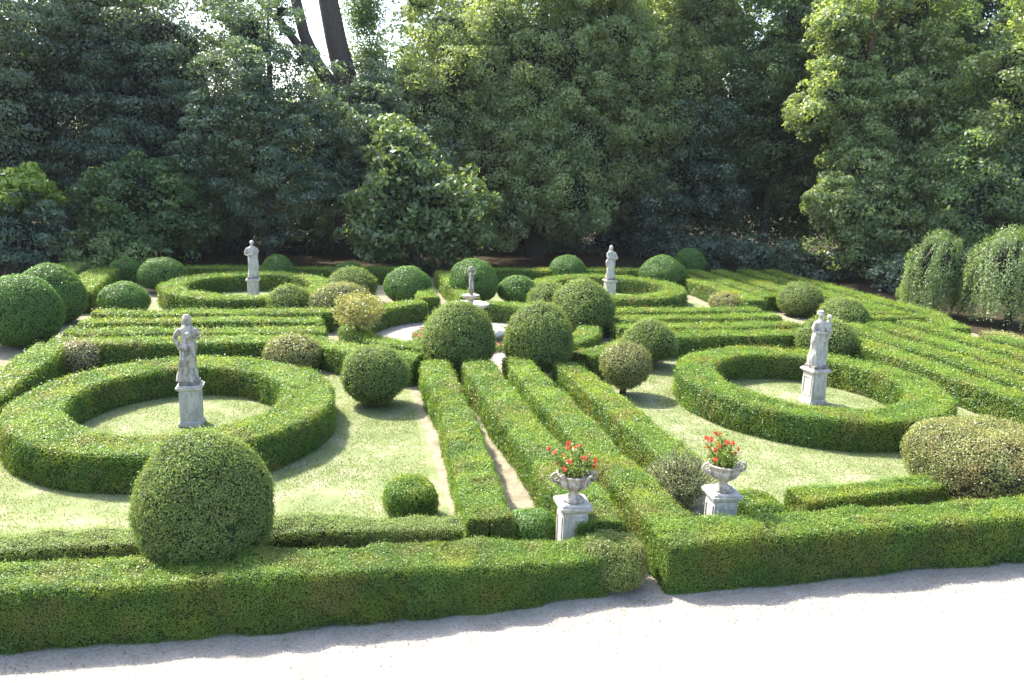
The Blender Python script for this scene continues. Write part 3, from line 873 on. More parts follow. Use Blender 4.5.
        P.append([(-.17, .0, .62, .04, .08, 'h', .1), (-.19, 0, .8, .06, .1, 'h', .1), (-.15, 0, .95, .06, .08, 'h', .1)])
        P += face_head(-.03, -.01, 1.42, .10, turn=-.3)
        P.append([(-.03, .05, 1.30, .10, .05, 'h', .05), (-.03, .04, 1.48, .085, .07, 'h', .03), (-.03, .02, 1.58, .085, .09, 'h'), (-.03, .01, 1.63, .05, .06, 'h'), (-.03, .01, 1.65, .01, .01, 'h')])
    P = [[(r[0], r[1], r[2], r[3], r[4], *r[5:]) for r in L] for L in P]
    f = figure_mesh('figure', P, 0, mat, e, seed=abs(hash(kind)) % 50 if False else len(kind))
    f.scale = (scale * 1.12, scale * 1.08, scale * .98)
    f.location = (0, 0, H_p + .085)
    return tag(e, label, 'statue', 'stone statues on pedestals')

statue('weathered stone statue of a veiled robed woman, centre of the near left ring hedge', -3.3, 20.35, R(0), 'veiled', 1.04, .235, 'stone')
statue('white stone statue with a second small head beside it, near right ring hedge', 13.75, 20.35, R(4), 'two', 1.06, .245)
statue('stone statue of a bearded robed man, centre of the far left ring hedge', -3.3, 38.3, R(0), 'bearded', 1.0, .235)
statue('white stone statue of a hooded woman holding a basket, far right ring hedge', 13.72, 38.2, R(2), 'basket', 1.0, .245)

def lathe(name, prof, n, mat, parent, loc=(0, 0, 0), flute=0, fz=(0, 1), fa=.06):
    bm = bmesh.new()
    rings = []
    for r, z in prof:
        vs = []
        for k in range(n):
            a = 2 * math.pi * k / n
            f = 1
            if flute and fz[0] < z < fz[1]:
                f = 1 + fa * abs(math.cos(a * flute / 2)) - fa * .5
            vs.append(bm.verts.new((r * f * math.cos(a), r * f * math.sin(a), z)))
        rings.append(vs)
    for a, b in zip(rings[:-1], rings[1:]):
        for k in range(n):
            bm.faces.new((a[k], a[(k + 1) % n], b[(k + 1) % n], b[k]))
    bm.faces.new(rings[0][::-1]); bm.faces.new(rings[-1])
    o = link_bm(bm, name, [M[mat]], parent, smooth=True)
    o.location = loc
    return o

def scroll(parent, side, z, r0):
    """curled volute handle"""
    g = Geo()
    pts, rad = [], []
    for i in range(26):
        t = i / 25
        a = math.pi * (-.55 + 2.15 * t)
        rr = .088 * (1 - .62 * t)
        pts.append((side * (r0 + .045 + rr * math.cos(a)), 0, z + rr * math.sin(a)))
        rad.append(.026 * (1 - .35 * t))
    tube(g, pts, rad, 10)
    tube(g, [(side * (r0 - .07), 0, z - .15), (side * (r0 - .01), 0, z - .125), (side * (r0 + .03), 0, z - .085)], [.02, .026, .026], 10)
    o = g.build('handle', [M['stone']], parent, smooth=True, origin=(0, 0, 0))
    o.location = (0, 0, 0)
    return o

def urn(label, x, y, rot, flabel, lean):
    e = empty('garden_urn', (x, y, 0))
    H = 1.10
    pedestal(e, .215, H, 'stone_clean')
    # carved rosette low on the panel
    bm = bmesh.new()
    for k in range(7):
        a = k * math.pi * 2 / 6
        r = 0 if k == 6 else .034
        mt = Matrix.Translation((r * math.cos(a), -.219, H * .40 + r * math.sin(a))) @ Matrix.Diagonal((1, .5, 1, 1))
        bmesh.ops.create_icosphere(bm, subdivisions=2, radius=.024, matrix=mt)
    link_bm(bm, 'rosette', [M['stone_dark']], e, smooth=True)
    prof = [(.15, .003), (.165, .02), (.155, .045), (.10, .07), (.065, .10), (.06, .13), (.075, .145), (.07, .155),
            (.12, .18), (.185, .225), (.225, .29), (.235, .33), (.225, .345), (.235, .36), (.262, .40), (.275, .415), (.272, .43), (.245, .432), (.235, .40), (.02, .39)]
    prof = [(r_ * 1.12, H + z_ * 1.15) for r_, z_ in prof]
    lathe('bowl', prof, 96, 'stone', e, flute=24, fz=(H + .18, H + .37), fa=.09)
    for s in (-1, 1):
        scroll(e, s, H + .43, .27)
    e.rotation_euler = (0, 0, rot)
    tag(e, label, 'urn', 'stone urns on pedestals')
    # flowering plant in the bowl
    f = empty('flowering_plant', (x, y, H + .44))
    g = Geo()
    n = 60
    heads = []
    c0 = np.array([x, y, H + .44])
    r = np.random.default_rng(int(x * 10))
    for i in range(n):
        a = r.uniform(0, 2 * math.pi); rr = .30 * math.sqrt(r.uniform(0, 1))
        h = r.uniform(.20, .66) * (1 - .5 * rr / .34) + .04
        top = c0 + np.array([rr * 1.15 * math.cos(a) + lean * h * .2, rr * 1.15 * math.sin(a), h])
        base = c0 + np.array([rr * .4 * math.cos(a), rr * .4 * math.sin(a), 0])
        tube(g, [tuple(base), tuple((base + top) / 2 + np.array([0, 0, .03])), tuple(top)], [.008, .007, .005], 5, mi=0)
        k = 20
        tt = r.uniform(.15, 1, (k, 1))
        p = base + (top - base) * tt + r.normal(0, .035, (k, 3))
        leaves(g, p, np.repeat([[0, -.3, 1.0]], k, 0), .055, 0, None, 1.6, .9)
        heads.append(top)
    o = g.build('foliage', [M['flower_leaf']], f, origin=tuple(f.location))
    for i in range(19):
        top = heads[i]
        d = unit(top - c0 - np.array([0, 0, .1]))
        if r.uniform() < .45:
            top = top + np.array([lean * .12, 0, .03])
        g = Geo()
        k = 22
        p = top + d * .035 + r.normal(0, .017, (k, 3))
        leaves(g, p, np.repeat(d[None], k, 0), .040, 0, None, 1.15, .8)
        g.build('flower', [M['flower_red']], f, origin=tuple(f.location))
    tag(f, flabel, 'plant', 'red flowers growing in the urns')
urn('fluted stone urn on a pedestal behind the end of the left front hedge', 3.95, 12.15, R(-2), 'bushy plant with many red flowers in the left urn', -.6)
urn('fluted stone urn with large curled handles on a pedestal behind the right front hedge', 6.70, 12.22, R(-4), 'sparser plant with yellowish stems and red flowers in the right urn', -1.0)

# fountain in the middle
fe = empty('fountain', (X0, YC, 0))
lathe('pool_rim', [(1.25, -.01), (1.28, .30), (1.34, .32), (1.34, .42), (1.05, .42), (1.05, .30), (1.0, .26), (.3, .25)], 40, 'stone_clean', fe)
lathe('column', [(.30, .26), (.30, .38), (.20, .45), (.15, .6), (.19, .85), (.14, 1.05), (.18, 1.16), (.1, 1.17)], 32, 'stone', fe)
lathe('basin', [(.12, 1.15), (.30, 1.19), (.55, 1.27), (.68, 1.36), (.70, 1.41), (.64, 1.42), (.50, 1.35), (.12, 1.33)], 48, 'stone_clean', fe)
lathe('upper_column', [(.10, 1.33), (.085, 1.42), (.12, 1.50), (.10, 1.55), (.22, 1.60), (.32, 1.68), (.33, 1.72), (.29, 1.73), (.22, 1.70), (.1, 1.72)], 36, 'stone', fe)
P = [[(0, 0, 0, .10, .10, 'h', .08), (0, 0, .10, .08, .08, 'h', .08), (0, 0, .18, .06, .06, 'h')],
     [(-.05, -.01, .12, .035, .05, 'h'), (-.06, -.02, .28, .05, .05, 'h'), (-.045, -.02, .42, .045, .045, 'h'), (-.03, 0, .55, .07, .07, 'h'), (-.01, 0, .66, .085, .08, 'h')],
     [(.07, -.02, .12, .035, .05, 'h'), (.06, -.05, .28, .05, .05, 'h'), (.05, -.05, .42, .045, .045, 'h'), (.035, 0, .55, .07, .07, 'h'), (.01, 0, .66, .085, .08, 'h')],
     [(0, 0, .58, .11, .085, 'h'), (0, 0, .72, .095, .075, 'h'), (0, 0, .85, .115, .08, 'h'), (0, 0, .94, .10, .07, 'h'), (0, 0, 1.0, .04, .04, 'h')],
     [(-.09, 0, .92, .035, .035), (-.17, -.02, .98, .032, .032), (-.16, -.04, 1.10, .026, .026), (-.10, -.03, 1.20, .02, .02)],
     [(.09, 0, .92, .035, .035), (.17, -.02, .98, .032, .032), (.16, -.04, 1.10, .026, .026), (.10, -.03, 1.20, .02, .02)],
     [(-.13, 0, 1.19, .03, .03), (0, 0, 1.23, .05, .045), (.13, 0, 1.19, .03, .03)]]
P += hand(-.10, -.03, 1.19, .4, 0, .6, .7) + hand(.10, -.03, 1.19, -.4, 0, .6, .7) + face_head(0, -.01, 1.0, .085)
ff = figure_mesh('figure', P, 0, 'stone', fe, seed=3, hgt=.6, fold=.005)
ff.location = (0, 0, 1.70); ff.scale = (.85, .85, .85)
tag(fe, 'tiered stone fountain topped by a small figure with raised arms, in the white gravel circle', 'fountain')

# red flower bed round the pool
g = Geo()
k = 9000
a = rng.uniform(0, 2 * np.pi, k); rr = rng.uniform(1.45, 2.15, k)
p = np.stack([X0 + rr * np.cos(a), YC + rr * np.sin(a), rng.uniform(.02, .22, k)], 1)
leaves(g, p, np.repeat([[0, 0, 1.0]], k, 0), .09, 0, None, 1.5, .8)
k = 1500
a = rng.uniform(0, 2 * np.pi, k); rr = rng.uniform(1.45, 2.15, k)
p = np.stack([X0 + rr * np.cos(a), YC + rr * np.sin(a), rng.uniform(.18, .28, k)], 1)
p = p[vnoise(p, 1.5, 5) > -.1]
leaves(g, p, np.repeat([[0, 0, 1.0]], len(p), 0), .07, 1, None, 1.2, .6)
o = g.build('flower_bed', [M['t_mid'], M['flower_dull']], origin=(X0, YC, 0))
o['kind'] = 'stuff'
tag(o, 'low ring bed of red flowers around the fountain pool', 'flowers')

# ------------------------------------------------------------------ trees
def lump(c, r, n=14, seed=0, amp=.25, squash=.9):
    prof = [(max(.02, r * math.cos(t)), r * squash * math.sin(t)) for t in np.linspace(-math.pi / 2, math.pi / 2, 9)]
    prof = np.array(prof)
    a = np.linspace(0, 2 * np.pi, n, endpoint=False)
    V = np.stack([prof[:, 0, None] * np.cos(a), prof[:, 0, None] * np.sin(a), np.repeat(prof[:, 1, None], n, 1)], 2).reshape(-1, 3)
    kk = len(prof)
    i, j = np.meshgrid(np.arange(kk - 1), np.arange(n), indexing='ij')
    i = i.ravel(); j = j.ravel(); j2 = (j + 1) % n
    q = np.stack([i * n + j, i * n + j2, (i + 1) * n + j2, (i + 1) * n + j], 1)
    V = V * (1 + amp * vnoise(V + np.array(c), 1.0 / max(r, .1) * 1.3, seed))[:, None] + np.array(c)
    return V, q

def tree(label, x, y, lobes, mat, trunk=None, rc=.9, nc=1.0, leaf=.15, nl=150, squash=.65, name='broadleaf_tree', group=None, seed=0,
         limbs=4, aspect=1.7, spread=.5, droop=None, tr=.3, th=None, bark='bark', core=.5, fill=70, layer=0.0, bias=.5, cat='tree'):
    """lobes: (dx, dy, z, rx, ry, rz) ellipsoids that carry leaf clumps"""
    r = np.random.default_rng(1000 + seed)
    e = empty(name, (x, y, 0))
    g = Geo()
    view = unit(CAMP - np.array([x, y, 6.0]))
    Lc, Ld, Lt = [], [], []
    for li, (dx, dy, z, rx, ry, rz) in enumerate(lobes):
        c = np.array([x + dx, y + dy, z]); rad = np.array([rx, ry, rz])
        if core > 0:
            V, q = lump((0, 0, 0), 1.0, 16, seed + li, .22, 1.0)
            V = V * rad * core + c
            g.add(V, q, 0)
        area0 = rx * rz * 3.1
        kf = int(area0 * fill)
        df = unit(r.normal(0, 1, (kf, 3)))
        pf = c + df * rad * (r.uniform(.45, .80, (kf, 1)))
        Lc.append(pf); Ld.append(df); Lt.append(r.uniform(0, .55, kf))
        area = 4 * math.pi * ((rx * ry) ** 1.6 / 3 + (rx * rz) ** 1.6 / 3 + (ry * rz) ** 1.6 / 3) ** (1 / 1.6)
        n = int(area / (rc * rc * 1.5) * nc)
        d = unit(r.normal(0, 1, (n, 3)))
        keep = (d @ view > -.35) | (r.uniform(0, 1, n) < .3)
        d = d[keep]
        n = len(d)
        s = r.uniform(.74, 1.16, (n, 1)) * (1 + .26 * vnoise(d * rad + c, .45, seed)[:, None])
        cc = c + d * rad * s
        if layer:
            cc[:, 2] = np.round(cc[:, 2] / layer) * layer + r.normal(0, layer * .12, n)
        rcl = rc * r.uniform(.6, 1.3, n)
        ct = r.normal(0, .16, n)
        k = np.maximum(8, (.72 * nl * (rcl / rc) ** 2)).astype(int)
        idx = np.repeat(np.arange(n), k)
        m_ = len(idx)
        dd = unit(r.normal(0, 1, (m_, 3)) + d[idx] * bias + np.array([0, 0, .35]))
        sh = r.uniform(.35, 1.05, (m_, 1)) ** .45
        off = dd * rcl[idx][:, None] * sh * np.array([1, 1, squash])
        if droop is not None:
            off[:, 2] -= np.abs(off[:, 2]) * .2 + (np.linalg.norm(off[:, :2], axis=1)) * .25
        p = cc[idx] + off
        Lc.append(p); Ld.append(dd)
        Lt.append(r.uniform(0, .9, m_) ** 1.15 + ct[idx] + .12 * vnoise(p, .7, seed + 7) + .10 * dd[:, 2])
    p = np.concatenate(Lc); dd = np.concatenate(Ld); t = np.concatenate(Lt)
    ok = p[:, 2] > .1
    p, dd, t = p[ok], dd[ok], t[ok]
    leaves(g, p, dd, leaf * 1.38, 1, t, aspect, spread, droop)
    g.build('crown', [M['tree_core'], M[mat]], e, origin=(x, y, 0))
    # trunk with limbs reaching into the crown
    top = th or max(l[2] for l in lobes)
    tg_ = Geo()
    lx = r.normal(0, .15, 6)
    tube(tg_, [(x, y, -.1), (x + lx[0] * .3, y + lx[1], top * .3), (x + lx[2], y + lx[3], top * .62), (x + lx[4] * 2, y + lx[5], top)], [tr * 1.35, tr, tr * .7, tr * .2], 10)
    for i in range(limbs):
        l = lobes[i % len(lobes)]
        z0 = top * r.uniform(.25, .6)
        a = r.uniform(0, 2 * math.pi)
        ex = (x + l[0] + l[3] * .6 * math.cos(a), y + l[1] + l[4] * .6 * math.sin(a), min(l[2] + l[5] * .4, top))
        mid = (x + (ex[0] - x) * .45, y + (ex[1] - y) * .45, (z0 + ex[2]) / 2 - .2)
        tube(tg_, [(x + lx[0] * .3, y, z0), mid, ex], [tr * .55, tr * .35, tr * .1], 8)
    tg_.build('trunk', [M[bark]], e, smooth=True, origin=(x, y, 0))
    return tag(e, label, cat, group)

def tufts(base, n, r0, r1, zf, seed, hang=0.0, inner=.82):
    """many small lobes over the camera side of big ones, so the crown breaks into separate masses"""
    r = np.random.default_rng(seed)
    out = [(a, b, c, d * inner, e * inner, f * inner) for a, b, c, d, e, f in base]
    wts = np.array([l[3] * l[5] for l in base]); wts = wts / wts.sum()
    for i in range(n):
        l = base[r.choice(len(base), p=wts)]
        d = unit(r.normal(0, 1, 3) * np.array([1.1, .5, 1.1]) + np.array([0, -.55, 0]))
        k = r.uniform(r0, r1)
        z = l[2] + d[2] * l[5] * .9 - hang * k
        if z < k * .8:
            z = k * .8
        out.append((l[0] + d[0] * l[3] * .9, l[1] + d[1] * l[4] * .95, z, k, k * .85, k * zf))
    return out

# far-left dark yews
tree('tall dark conifer with dense dull foliage at the far left edge', -17.5, 53, [(0, 0, 9, 5.5, 5, 8), (3.5, 1, 12, 4, 4, 6)], 't_dark', rc=1.1, leaf=.15, nl=230, seed=1, squash=.5, name='conifer', layer=.9)
tree('tall dark conifer second from the left, rising above the pale rhododendron tree', -9.5, 54, [(0, 0, 9.5, 5, 4.5, 8), (-2, -1, 5.5, 4, 3.5, 3.6)], 't_dark', rc=1.0, leaf=.14, nl=230, seed=2, squash=.5, name='conifer', layer=.9)
tree('bluish spreading tree with upright pale sprays above the bearded statue', -3.2, 50.5, tufts([(0, 0, 6.2, 4.9, 4, 4.6), (-.6, 0, 10, 3.4, 3.2, 3.6), (-.8, 0, 13.2, 2.2, 2.2, 2.6), (3.2, .3, 6.5, 3.0, 3, 3.8)], 30, .7, 1.3, .9, 65), 't_blue', core=.3, rc=.66, leaf=.15, nl=95, nc=.8, seed=3, squash=.45, spread=.5, name='broadleaf_tree', aspect=2.2)
tree('bluish leafy tree right of the forked trunk, behind the glossy-leaved tree', 4.2, 53.5, [(0, 0, 6.0, 4.0, 4, 5.0), (-1.6, 0, 9.6, 2.6, 3, 2.6)], 't_blue', rc=.85, leaf=.17, nl=150, seed=4, squash=.5, aspect=2.0)
tree('bright glossy broad-leaved tree in front of the woods right of centre left', 5.1, 47.0, [(0, 0, 3.9, 3.4, 2.9, 3.0), (-1.0, 0, 6.4, 1.8, 1.8, 2.0), (2.2, 0, 3.2, 2.3, 2.2, 2.2), (-2.3, -.3, 3.0, 1.8, 1.8, 1.9)], 't_magnolia', rc=.7, leaf=.25, nl=52, nc=.9, seed=5, squash=.6, name='magnolia_tree', core=.5, fill=60, spread=.55, aspect=1.9, tr=.14)
# the great pale tree of the middle
tree('huge pale olive tree with hanging feathery masses filling the middle of the woods', 14.2, 55.5,
     tufts([(0, 0, 10.5, 8.0, 5.5, 6.2), (-5.5, -1, 9.5, 3.6, 3.5, 5.0), (-3.8, -3.2, 6.0, 2.8, 2.6, 3.8), (2.8, -2.8, 7.5, 3.6, 3, 4.6), (6.2, -.5, 10.5, 3.4, 3.2, 4.5), (0, -2, 13.5, 5.5, 3.5, 4), (-6, 0, 14, 4, 3, 4), (5.5, -.5, 5.8, 2.8, 2.5, 3.2), (-.2, -3.2, 4.6, 2.4, 2.0, 2.9), (0, 0, 19, 6, 4.5, 5), (5.5, 0, 15.5, 3.2, 3, 4)], 60, 1.0, 2.2, 1.05, 61, .2),
     't_olive', rc=.72, leaf=.155, nl=150, nc=.62, seed=6, squash=.8, aspect=1.9, tr=.55, spread=.45, bias=.6)
tree('dark shaded tree right of the huge pale tree, over the far side hedges', 24.5, 56.5, [(0, 0, 6.5, 4.6, 4, 5.0), (2.8, 0, 4.6, 3.4, 3, 3.8), (-2.5, -1, 4.2, 3, 2.6, 3.2)], 't_blue', rc=.95, leaf=.17, nl=160, seed=7, squash=.6)
tree('tall olive-topped tree between the huge pale tree and the lumpy one', 25.2, 58, tufts([(0, 0, 13, 4.2, 4, 5.5), (3, 1, 11, 3.5, 3.5, 4.5), (-3.2, 1, 15, 3, 3, 4), (1.5, 0, 18, 5, 4, 4.5)], 26, 1.0, 1.9, 1.0, 63, .1), 't_olive', rc=.75, leaf=.16, nl=130, nc=.8, seed=8, squash=.9, tr=.4)
tree('dark green tree behind the lumpy tree, with gaps of sky', 31.5, 55, [(0, 0, 9, 3.6, 3.5, 5), (.5, 0, 14.5, 4, 4, 4)], 't_mid', rc=.9, leaf=.16, nl=150, seed=9, squash=.7)
# lumpy light green trees on the right
tree('large lumpy light green tree with sunlit rounded clumps on the right', 32.5, 46.5,
     tufts([(1.8, 0, 9.6, 3.4, 3, 3.2), (-.3, -1.5, 6.4, 2.8, 2.4, 2.6), (3.6, -1.5, 5.6, 2.9, 2.6, 3.0), (-1.6, -2.5, 3.2, 2.4, 2.1, 2.3), (1.2, -3, 3.4, 2.4, 2.2, 2.2), (-1.9, .5, 10.4, 2.4, 2.4, 2.2), (4.5, -.5, 12, 2.8, 2.6, 2.6), (-.5, 1.5, 14, 3.0, 2.6, 2.8), (3.2, 1.5, 16.5, 3.6, 3, 3.2)], 48, .8, 1.5, .85, 62),
     't_light', rc=.62, leaf=.165, nl=92, seed=10, squash=.75, limbs=7, bark='bark_red', bias=.9, core=.45, nc=.8, tr=.32)
tree('tall green tree at the top right behind the lumpy tree', 37.5, 52, tufts([(0, 0, 15, 5.6, 4, 5.5), (-5.2, 1, 16, 4.2, 3.5, 4.5), (4, 0, 9, 4, 3.5, 5)], 24, 1.1, 1.9, .9, 64), 't_mid', rc=.8, leaf=.17, nl=120, nc=.8, seed=11, squash=.75, bark='bark_red', limbs=6)
tree('light green tree cut by the right picture edge above the weeping trees', 40.8, 43, [(0, 0, 12, 3.6, 3, 4.4), (.8, -1, 7, 3, 2.6, 3), (3.5, 0, 14, 3.6, 3, 5)], 't_light', rc=.95, leaf=.18, nl=170, seed=12, squash=.75, bias=.9)
tree('dark tree filling the right edge behind the weeping trees', 37.5, 42, [(0, 0, 5, 3.4, 3, 4), (3, 0, 4, 3, 3, 3.8)], 't_mid', rc=.9, leaf=.16, nl=150, seed=13, squash=.7)
# left foreground of the woods
tree('pale green rounded small tree at the left, beside the bright leafy one', -9.8, 48.6, [(0, 0, 3.9, 2.5, 2.2, 2.3), (1.6, .3, 2.9, 2.0, 1.8, 1.9), (-1.6, 0, 3.1, 1.7, 1.6, 1.9)], 't_mid', rc=.65, leaf=.16, nl=110, seed=14, squash=.6, name='small_tree')
tree('small tree with bright lime top and drooping dark leaves at the left edge', -15.7, 46.0, [(0, 0, 4.2, 1.7, 1.5, 1.3)], 't_bright', rc=.6, leaf=.2, nl=80, seed=15, squash=.6, name='small_tree', core=.6)
tree('dark drooping shrub under the lime-topped tree at the left edge', -15.2, 45.4, [(0, 0, 2.2, 2.0, 1.6, 1.6), (-2.2, 0, 2.4, 1.8, 1.6, 1.7)], 't_blue', rc=.6, leaf=.2, nl=90, seed=16, squash=.5, aspect=3, name='small_tree')
tree('low mottled rhododendron mound behind the dense left domes', -11.6, 46.6, [(0, 0, 1.1, 1.9, 1.4, 1.1), (1.5, .2, .9, 1.5, 1.2, .95)], 't_light', rc=.5, leaf=.15, nl=80, seed=17, squash=.7, name='rhododendron', limbs=2, tr=.08, cat='shrub')
# dark trees in the second row close the woods
G_B = 'dark trees in the depth of the woods'
bl = ['behind the far left conifer', 'behind the two left conifers', 'behind the bluish spreading tree', 'left behind the huge pale tree', 'right behind the huge pale tree', 'behind the tall olive-topped tree', 'behind the large lumpy tree', 'beyond the top right tree', 'at the right picture edge, top corner']
for i, (bx, by, hh) in enumerate(((-24, 60, 19), (-13, 64, 20), (-4, 62, 9.6), (10.5, 66, 20), (20, 66, 20), (29, 66, 20), (38, 60, 26), (46, 56, 26), (52, 50, 24))):
    tree('dark woodland tree ' + bl[i], bx, by, [(0, 0, hh * .55, 5.6, 4, hh * .50), (3.5, -1.5, hh * .22, 4, 2.5, hh * .22), (-3.5, -1.5, hh * .22, 4, 2.5, hh * .22)], 't_dark' if i % 2 else 't_mid', rc=1.4, leaf=.24, nl=170, seed=20 + i, squash=.6, group=G_B, tr=.4)
# understory shrubs: low and dark
ul = ['at the left behind the domes', 'left of the bearded statue', 'behind the bearded statue', 'left of the glossy tree', 'right of the glossy tree', 'behind the basket-carrying statue', 'behind the highest small ball topiary', 'above the far side hedges', 'under the dark shaded tree', 'left of the lumpy tree', 'in the shade under the lumpy tree', 'behind the first weeping tree']
for i, (bx, by, hh, rx) in enumerate(((-17, 50, 3, 3.2), (-8, 57, 2.2, 3), (-2, 58, 2.4, 3.4), (2, 56, 2.4, 3), (9.3, 58, 2.2, 3), (14.5, 59, 2.4, 3.6), (21, 58, 2.4, 3.2), (25, 51.5, 1.9, 2.2), (28, 48.5, 2.2, 2.4), (30, 45.5, 2.0, 2), (32, 40.5, 1.9, 2), (36, 38.5, 2.4, 2.5))):
    tree('dark understory bush ' + ul[i], bx, by, [(0, 0, hh * .45, rx, 1.6, hh * .55)], 't_dark', rc=.7, leaf=.16, nl=110, seed=40 + i, squash=.6, name='understory_bush', limbs=2, tr=.08, group='dark understory bushes', cat='bush')

# great bare forked trunk
ft = empty('forked_tree', (.3, 55.5, 0))
g = Geo()
def limb(pts, rad):
    tube(g, pts, rad, 12)
limb([(1.4, 55.5, -.1), (1.5, 55.5, 5), (1.5, 55.5, 9.6), (1.25, 55.5, 11.6), (.75, 55.5, 13.6), (.25, 55.5, 16.2), (-.1, 55.4, 20)], [1.0, .9, .80, .74, .68, .62, .55])
limb([(1.3, 55.5, 9.0), (.5, 55.3, 10.8), (-.5, 55.2, 12.2), (-1.2, 55.1, 13.8), (-1.7, 55, 16), (-2.0, 55, 19)], [.55, .46, .42, .36, .32, .25])
limb([(-.6, 55.2, 12.2), (-1.6, 55.1, 13.2), (-2.5, 55, 14.3), (-3.4, 55, 15.2), (-4.8, 55, 16.6)], [.30, .26, .24, .22, .12])
o = g.build('trunk', [M['bark']], ft, smooth=True, origin=(.3, 55.5, 0))
tag(ft, 'huge bare forked trunk rising above the bluish trees against the sky', 'tree')
g = Geo()
r_ = np.random.default_rng(77)
for c, rr, k in (((2.9, 56.3, 12.6), 1.4, 4600), ((2.5, 56.3, 15.2), 1.3, 4000), ((2.6, 56.3, 17.0), 1.6, 4200), ((5.2, 56.6, 12.0), 1.2, 1600), ((-4.6, 56, 14.0), 1.6, 5200), ((-5.8, 56, 16.8), 1.9, 6500), ((-.6, 56.6, 11.0), 1.3, 1600)):
    p = np.array(c) + unit(r_.normal(0, 1, (k, 3))) * (r_.uniform(0, 1, (k, 1)) ** .5) * rr * (1 + .4 * r_.normal(0, 1, (k, 1)))
    leaves(g, p, np.repeat([[0, -.5, .8]], k, 0), .18, 0, None, 1.7, .9)
g.build('crown', [M['t_mid']], ft, origin=(.3, 55.5, 0))

# weeping trees
def weeping(label, x, y, h, rx, seed, zlow=.5):
    r = np.random.default_rng(seed)
    e = empty('weeping_tree', (x, y, 0))
    g = Geo()
    V, q = lump((0, 0, 0), 1.0, 18, seed, .15)
    g.add(V * np.array([rx * .66, rx * .66, h * .33]) + np.array([x, y, h * .58]), q, 0)
    nb = int(46 * rx / 2)
    for i in range(nb):
        a0 = i * 2.39996 + r.normal(0, .1); u0 = ((i + .5) / nb) ** .5
        for j in range(11):
            a = a0 + r.normal(0, .09 / max(u0, .3)); u = min(1.05, max(.05, u0 + r.normal(0, .035)))
            rr = rx * u * (1 + .10 * math.sin(a0 * 4 + seed))
            zt = h * (1 - .46 * u ** 2.4) + r.normal(0, .05) + .10 * math.sin(i * 7.1)
            zb = max(.25, zlow + .45 * math.sin(i * 3.7) + r.normal(0, .18) + (1 - u0) * h * .3)
            n = int(64 * max(.3, (zt - zb)) / 2.2)
            t = r.uniform(0, 1, (n, 1)) ** 1.1
            c = np.concatenate([x + (rr + .12 * t) * math.cos(a) + 0 * t, y + (rr + .12 * t) * math.sin(a) + 0 * t, zt + (zb - zt) * t], 1)
            c = c + r.normal(0, 1, (n, 3)) * np.array([.06, .06, .06]) * (1.3 - .6 * t)
            d = np.repeat([[math.cos(a), math.sin(a), .6]], n, 0)
            leaves(g, c, d, .10, 1, r.uniform(.1, .8, n) + .12 * math.sin(i * 5.3), 2.2, .6, droop=(0, 0, -1.2))
    g.build('crown', [M['tree_core'], M['t_weep']], e, origin=(x, y, 0))
    t = Geo()
    tube(t, [(x, y, -.1), (x + .1, y, h * .3), (x - .05, y, h * .55), (x, y, h * .85)], [.26, .2, .16, .06], 10)
    for k in range(8):
        a = k * math.pi / 4 + .3
        tube(t, [(x, y, h * .5), (x + rx * .4 * math.cos(a), y + rx * .4 * math.sin(a), h * .84), (x + rx * .85 * math.cos(a), y + rx * .85 * math.sin(a), h * .66)], [.09, .06, .03], 6)
    t.build('trunk', [M['bark']], e, smooth=True, origin=(x, y, 0))
    return tag(e, label, 'tree', 'weeping trees beside the right hedges')
weeping('smaller weeping tree with hanging light green strands, left one of the pair', 28.35, 33.2, 4.0, 1.55, 501, .35)
weeping('larger weeping tree at the right picture edge with a short thick trunk', 30.2, 30.6, 4.5, 2.25, 502, .45)
ball('low green bush at the foot of the larger weeping tree', 28.7, 26.9, 1.6, .9, mat='grey', seed=601, name='low_bush', amp=2, cat='bush')
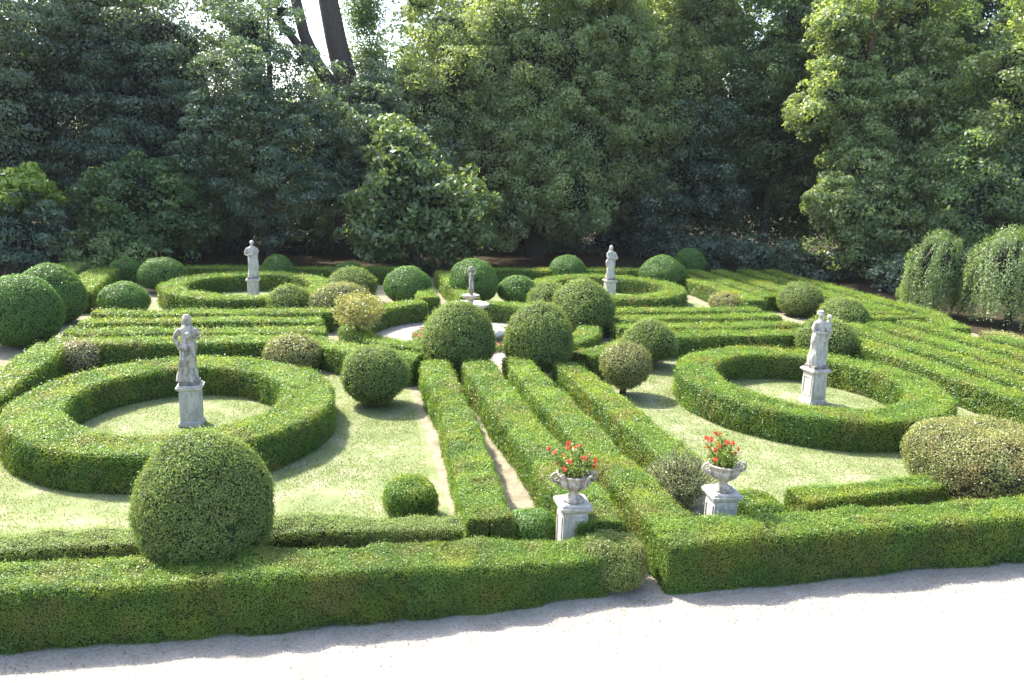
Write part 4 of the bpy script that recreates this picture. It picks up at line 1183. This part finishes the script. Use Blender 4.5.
hedge('low flowering border between the square cut hedge and the weeping trees', [(26.3, 22), (26.2, 27.5)], .8, .5, seed=602, mat='mottled', core='brown_core', rough=2, cat='border', name='border_hedge')

# small yellow tree with visible stem
yt = empty('small_standard_tree', (1.0, 28.0, 0))
loc = (1.0, 28.0, 0)
g = Geo()
r_ = np.random.default_rng(9)
k = 5200
d = unit(r_.normal(0, 1, (k, 3)))
p = np.array([1.0, 28.0, 1.42]) + d * np.array([.92, .92, .62]) * (r_.uniform(.25, 1, (k, 1)) ** .6) * (1 + .3 * vnoise(d, 3, 4)[:, None])
leaves(g, p, d, .08, 0, None, 1.6, .9)
g.build('crown', [M['yellow']], yt, origin=loc)
t = Geo()
tube(t, [(1, 28, -.05), (1.03, 28, .5), (.98, 28, .95)], [.07, .06, .055], 8)
for k in range(7):
    a = k * .9
    tube(t, [(.98, 28, .8), (.98 + .35 * math.cos(a), 28 + .35 * math.sin(a), 1.15), (.98 + .7 * math.cos(a), 28 + .7 * math.sin(a), 1.5)], [.035, .025, .012], 6)
t.build('trunk', [M['bark']], yt, smooth=True, origin=loc)
tag(yt, 'small yellow-leaved tree on a thin visible stem before the wide mottled shrub', 'tree')
# thin haze volume added to lift the dark tones, standing in for lens veil
hm = bpy.data.materials.new('veil_volume')
hm.use_nodes = True
hn = hm.node_tree
hn.nodes.clear()
ho = hn.nodes.new('ShaderNodeOutputMaterial')
pv = hn.nodes.new('ShaderNodeVolumePrincipled')
pv.inputs['Color'].default_value = (.88, .93, 1.0, 1)
pv.inputs['Density'].default_value = 0.00016
hn.links.new(pv.outputs[0], ho.inputs['Volume'])
bm = bmesh.new()
bmesh.ops.create_cube(bm, size=1, matrix=Matrix.Translation((5, 250, 16.5)) @ Matrix.Diagonal((1500, 1400, 35, 1)))
me = bpy.data.meshes.new('haze'); bm.to_mesh(me); bm.free()
me.materials.append(hm)
hz = bpy.data.objects.new('haze', me)
COL.objects.link(hz)
hz['kind'] = 'stuff'
tag(hz, 'thin added haze over garden and woods, lifting dark tones like lens veil', 'haze')
tot = sum(len(o.data.polygons) for o in bpy.data.objects if o.type == 'MESH')
print('faces', tot)
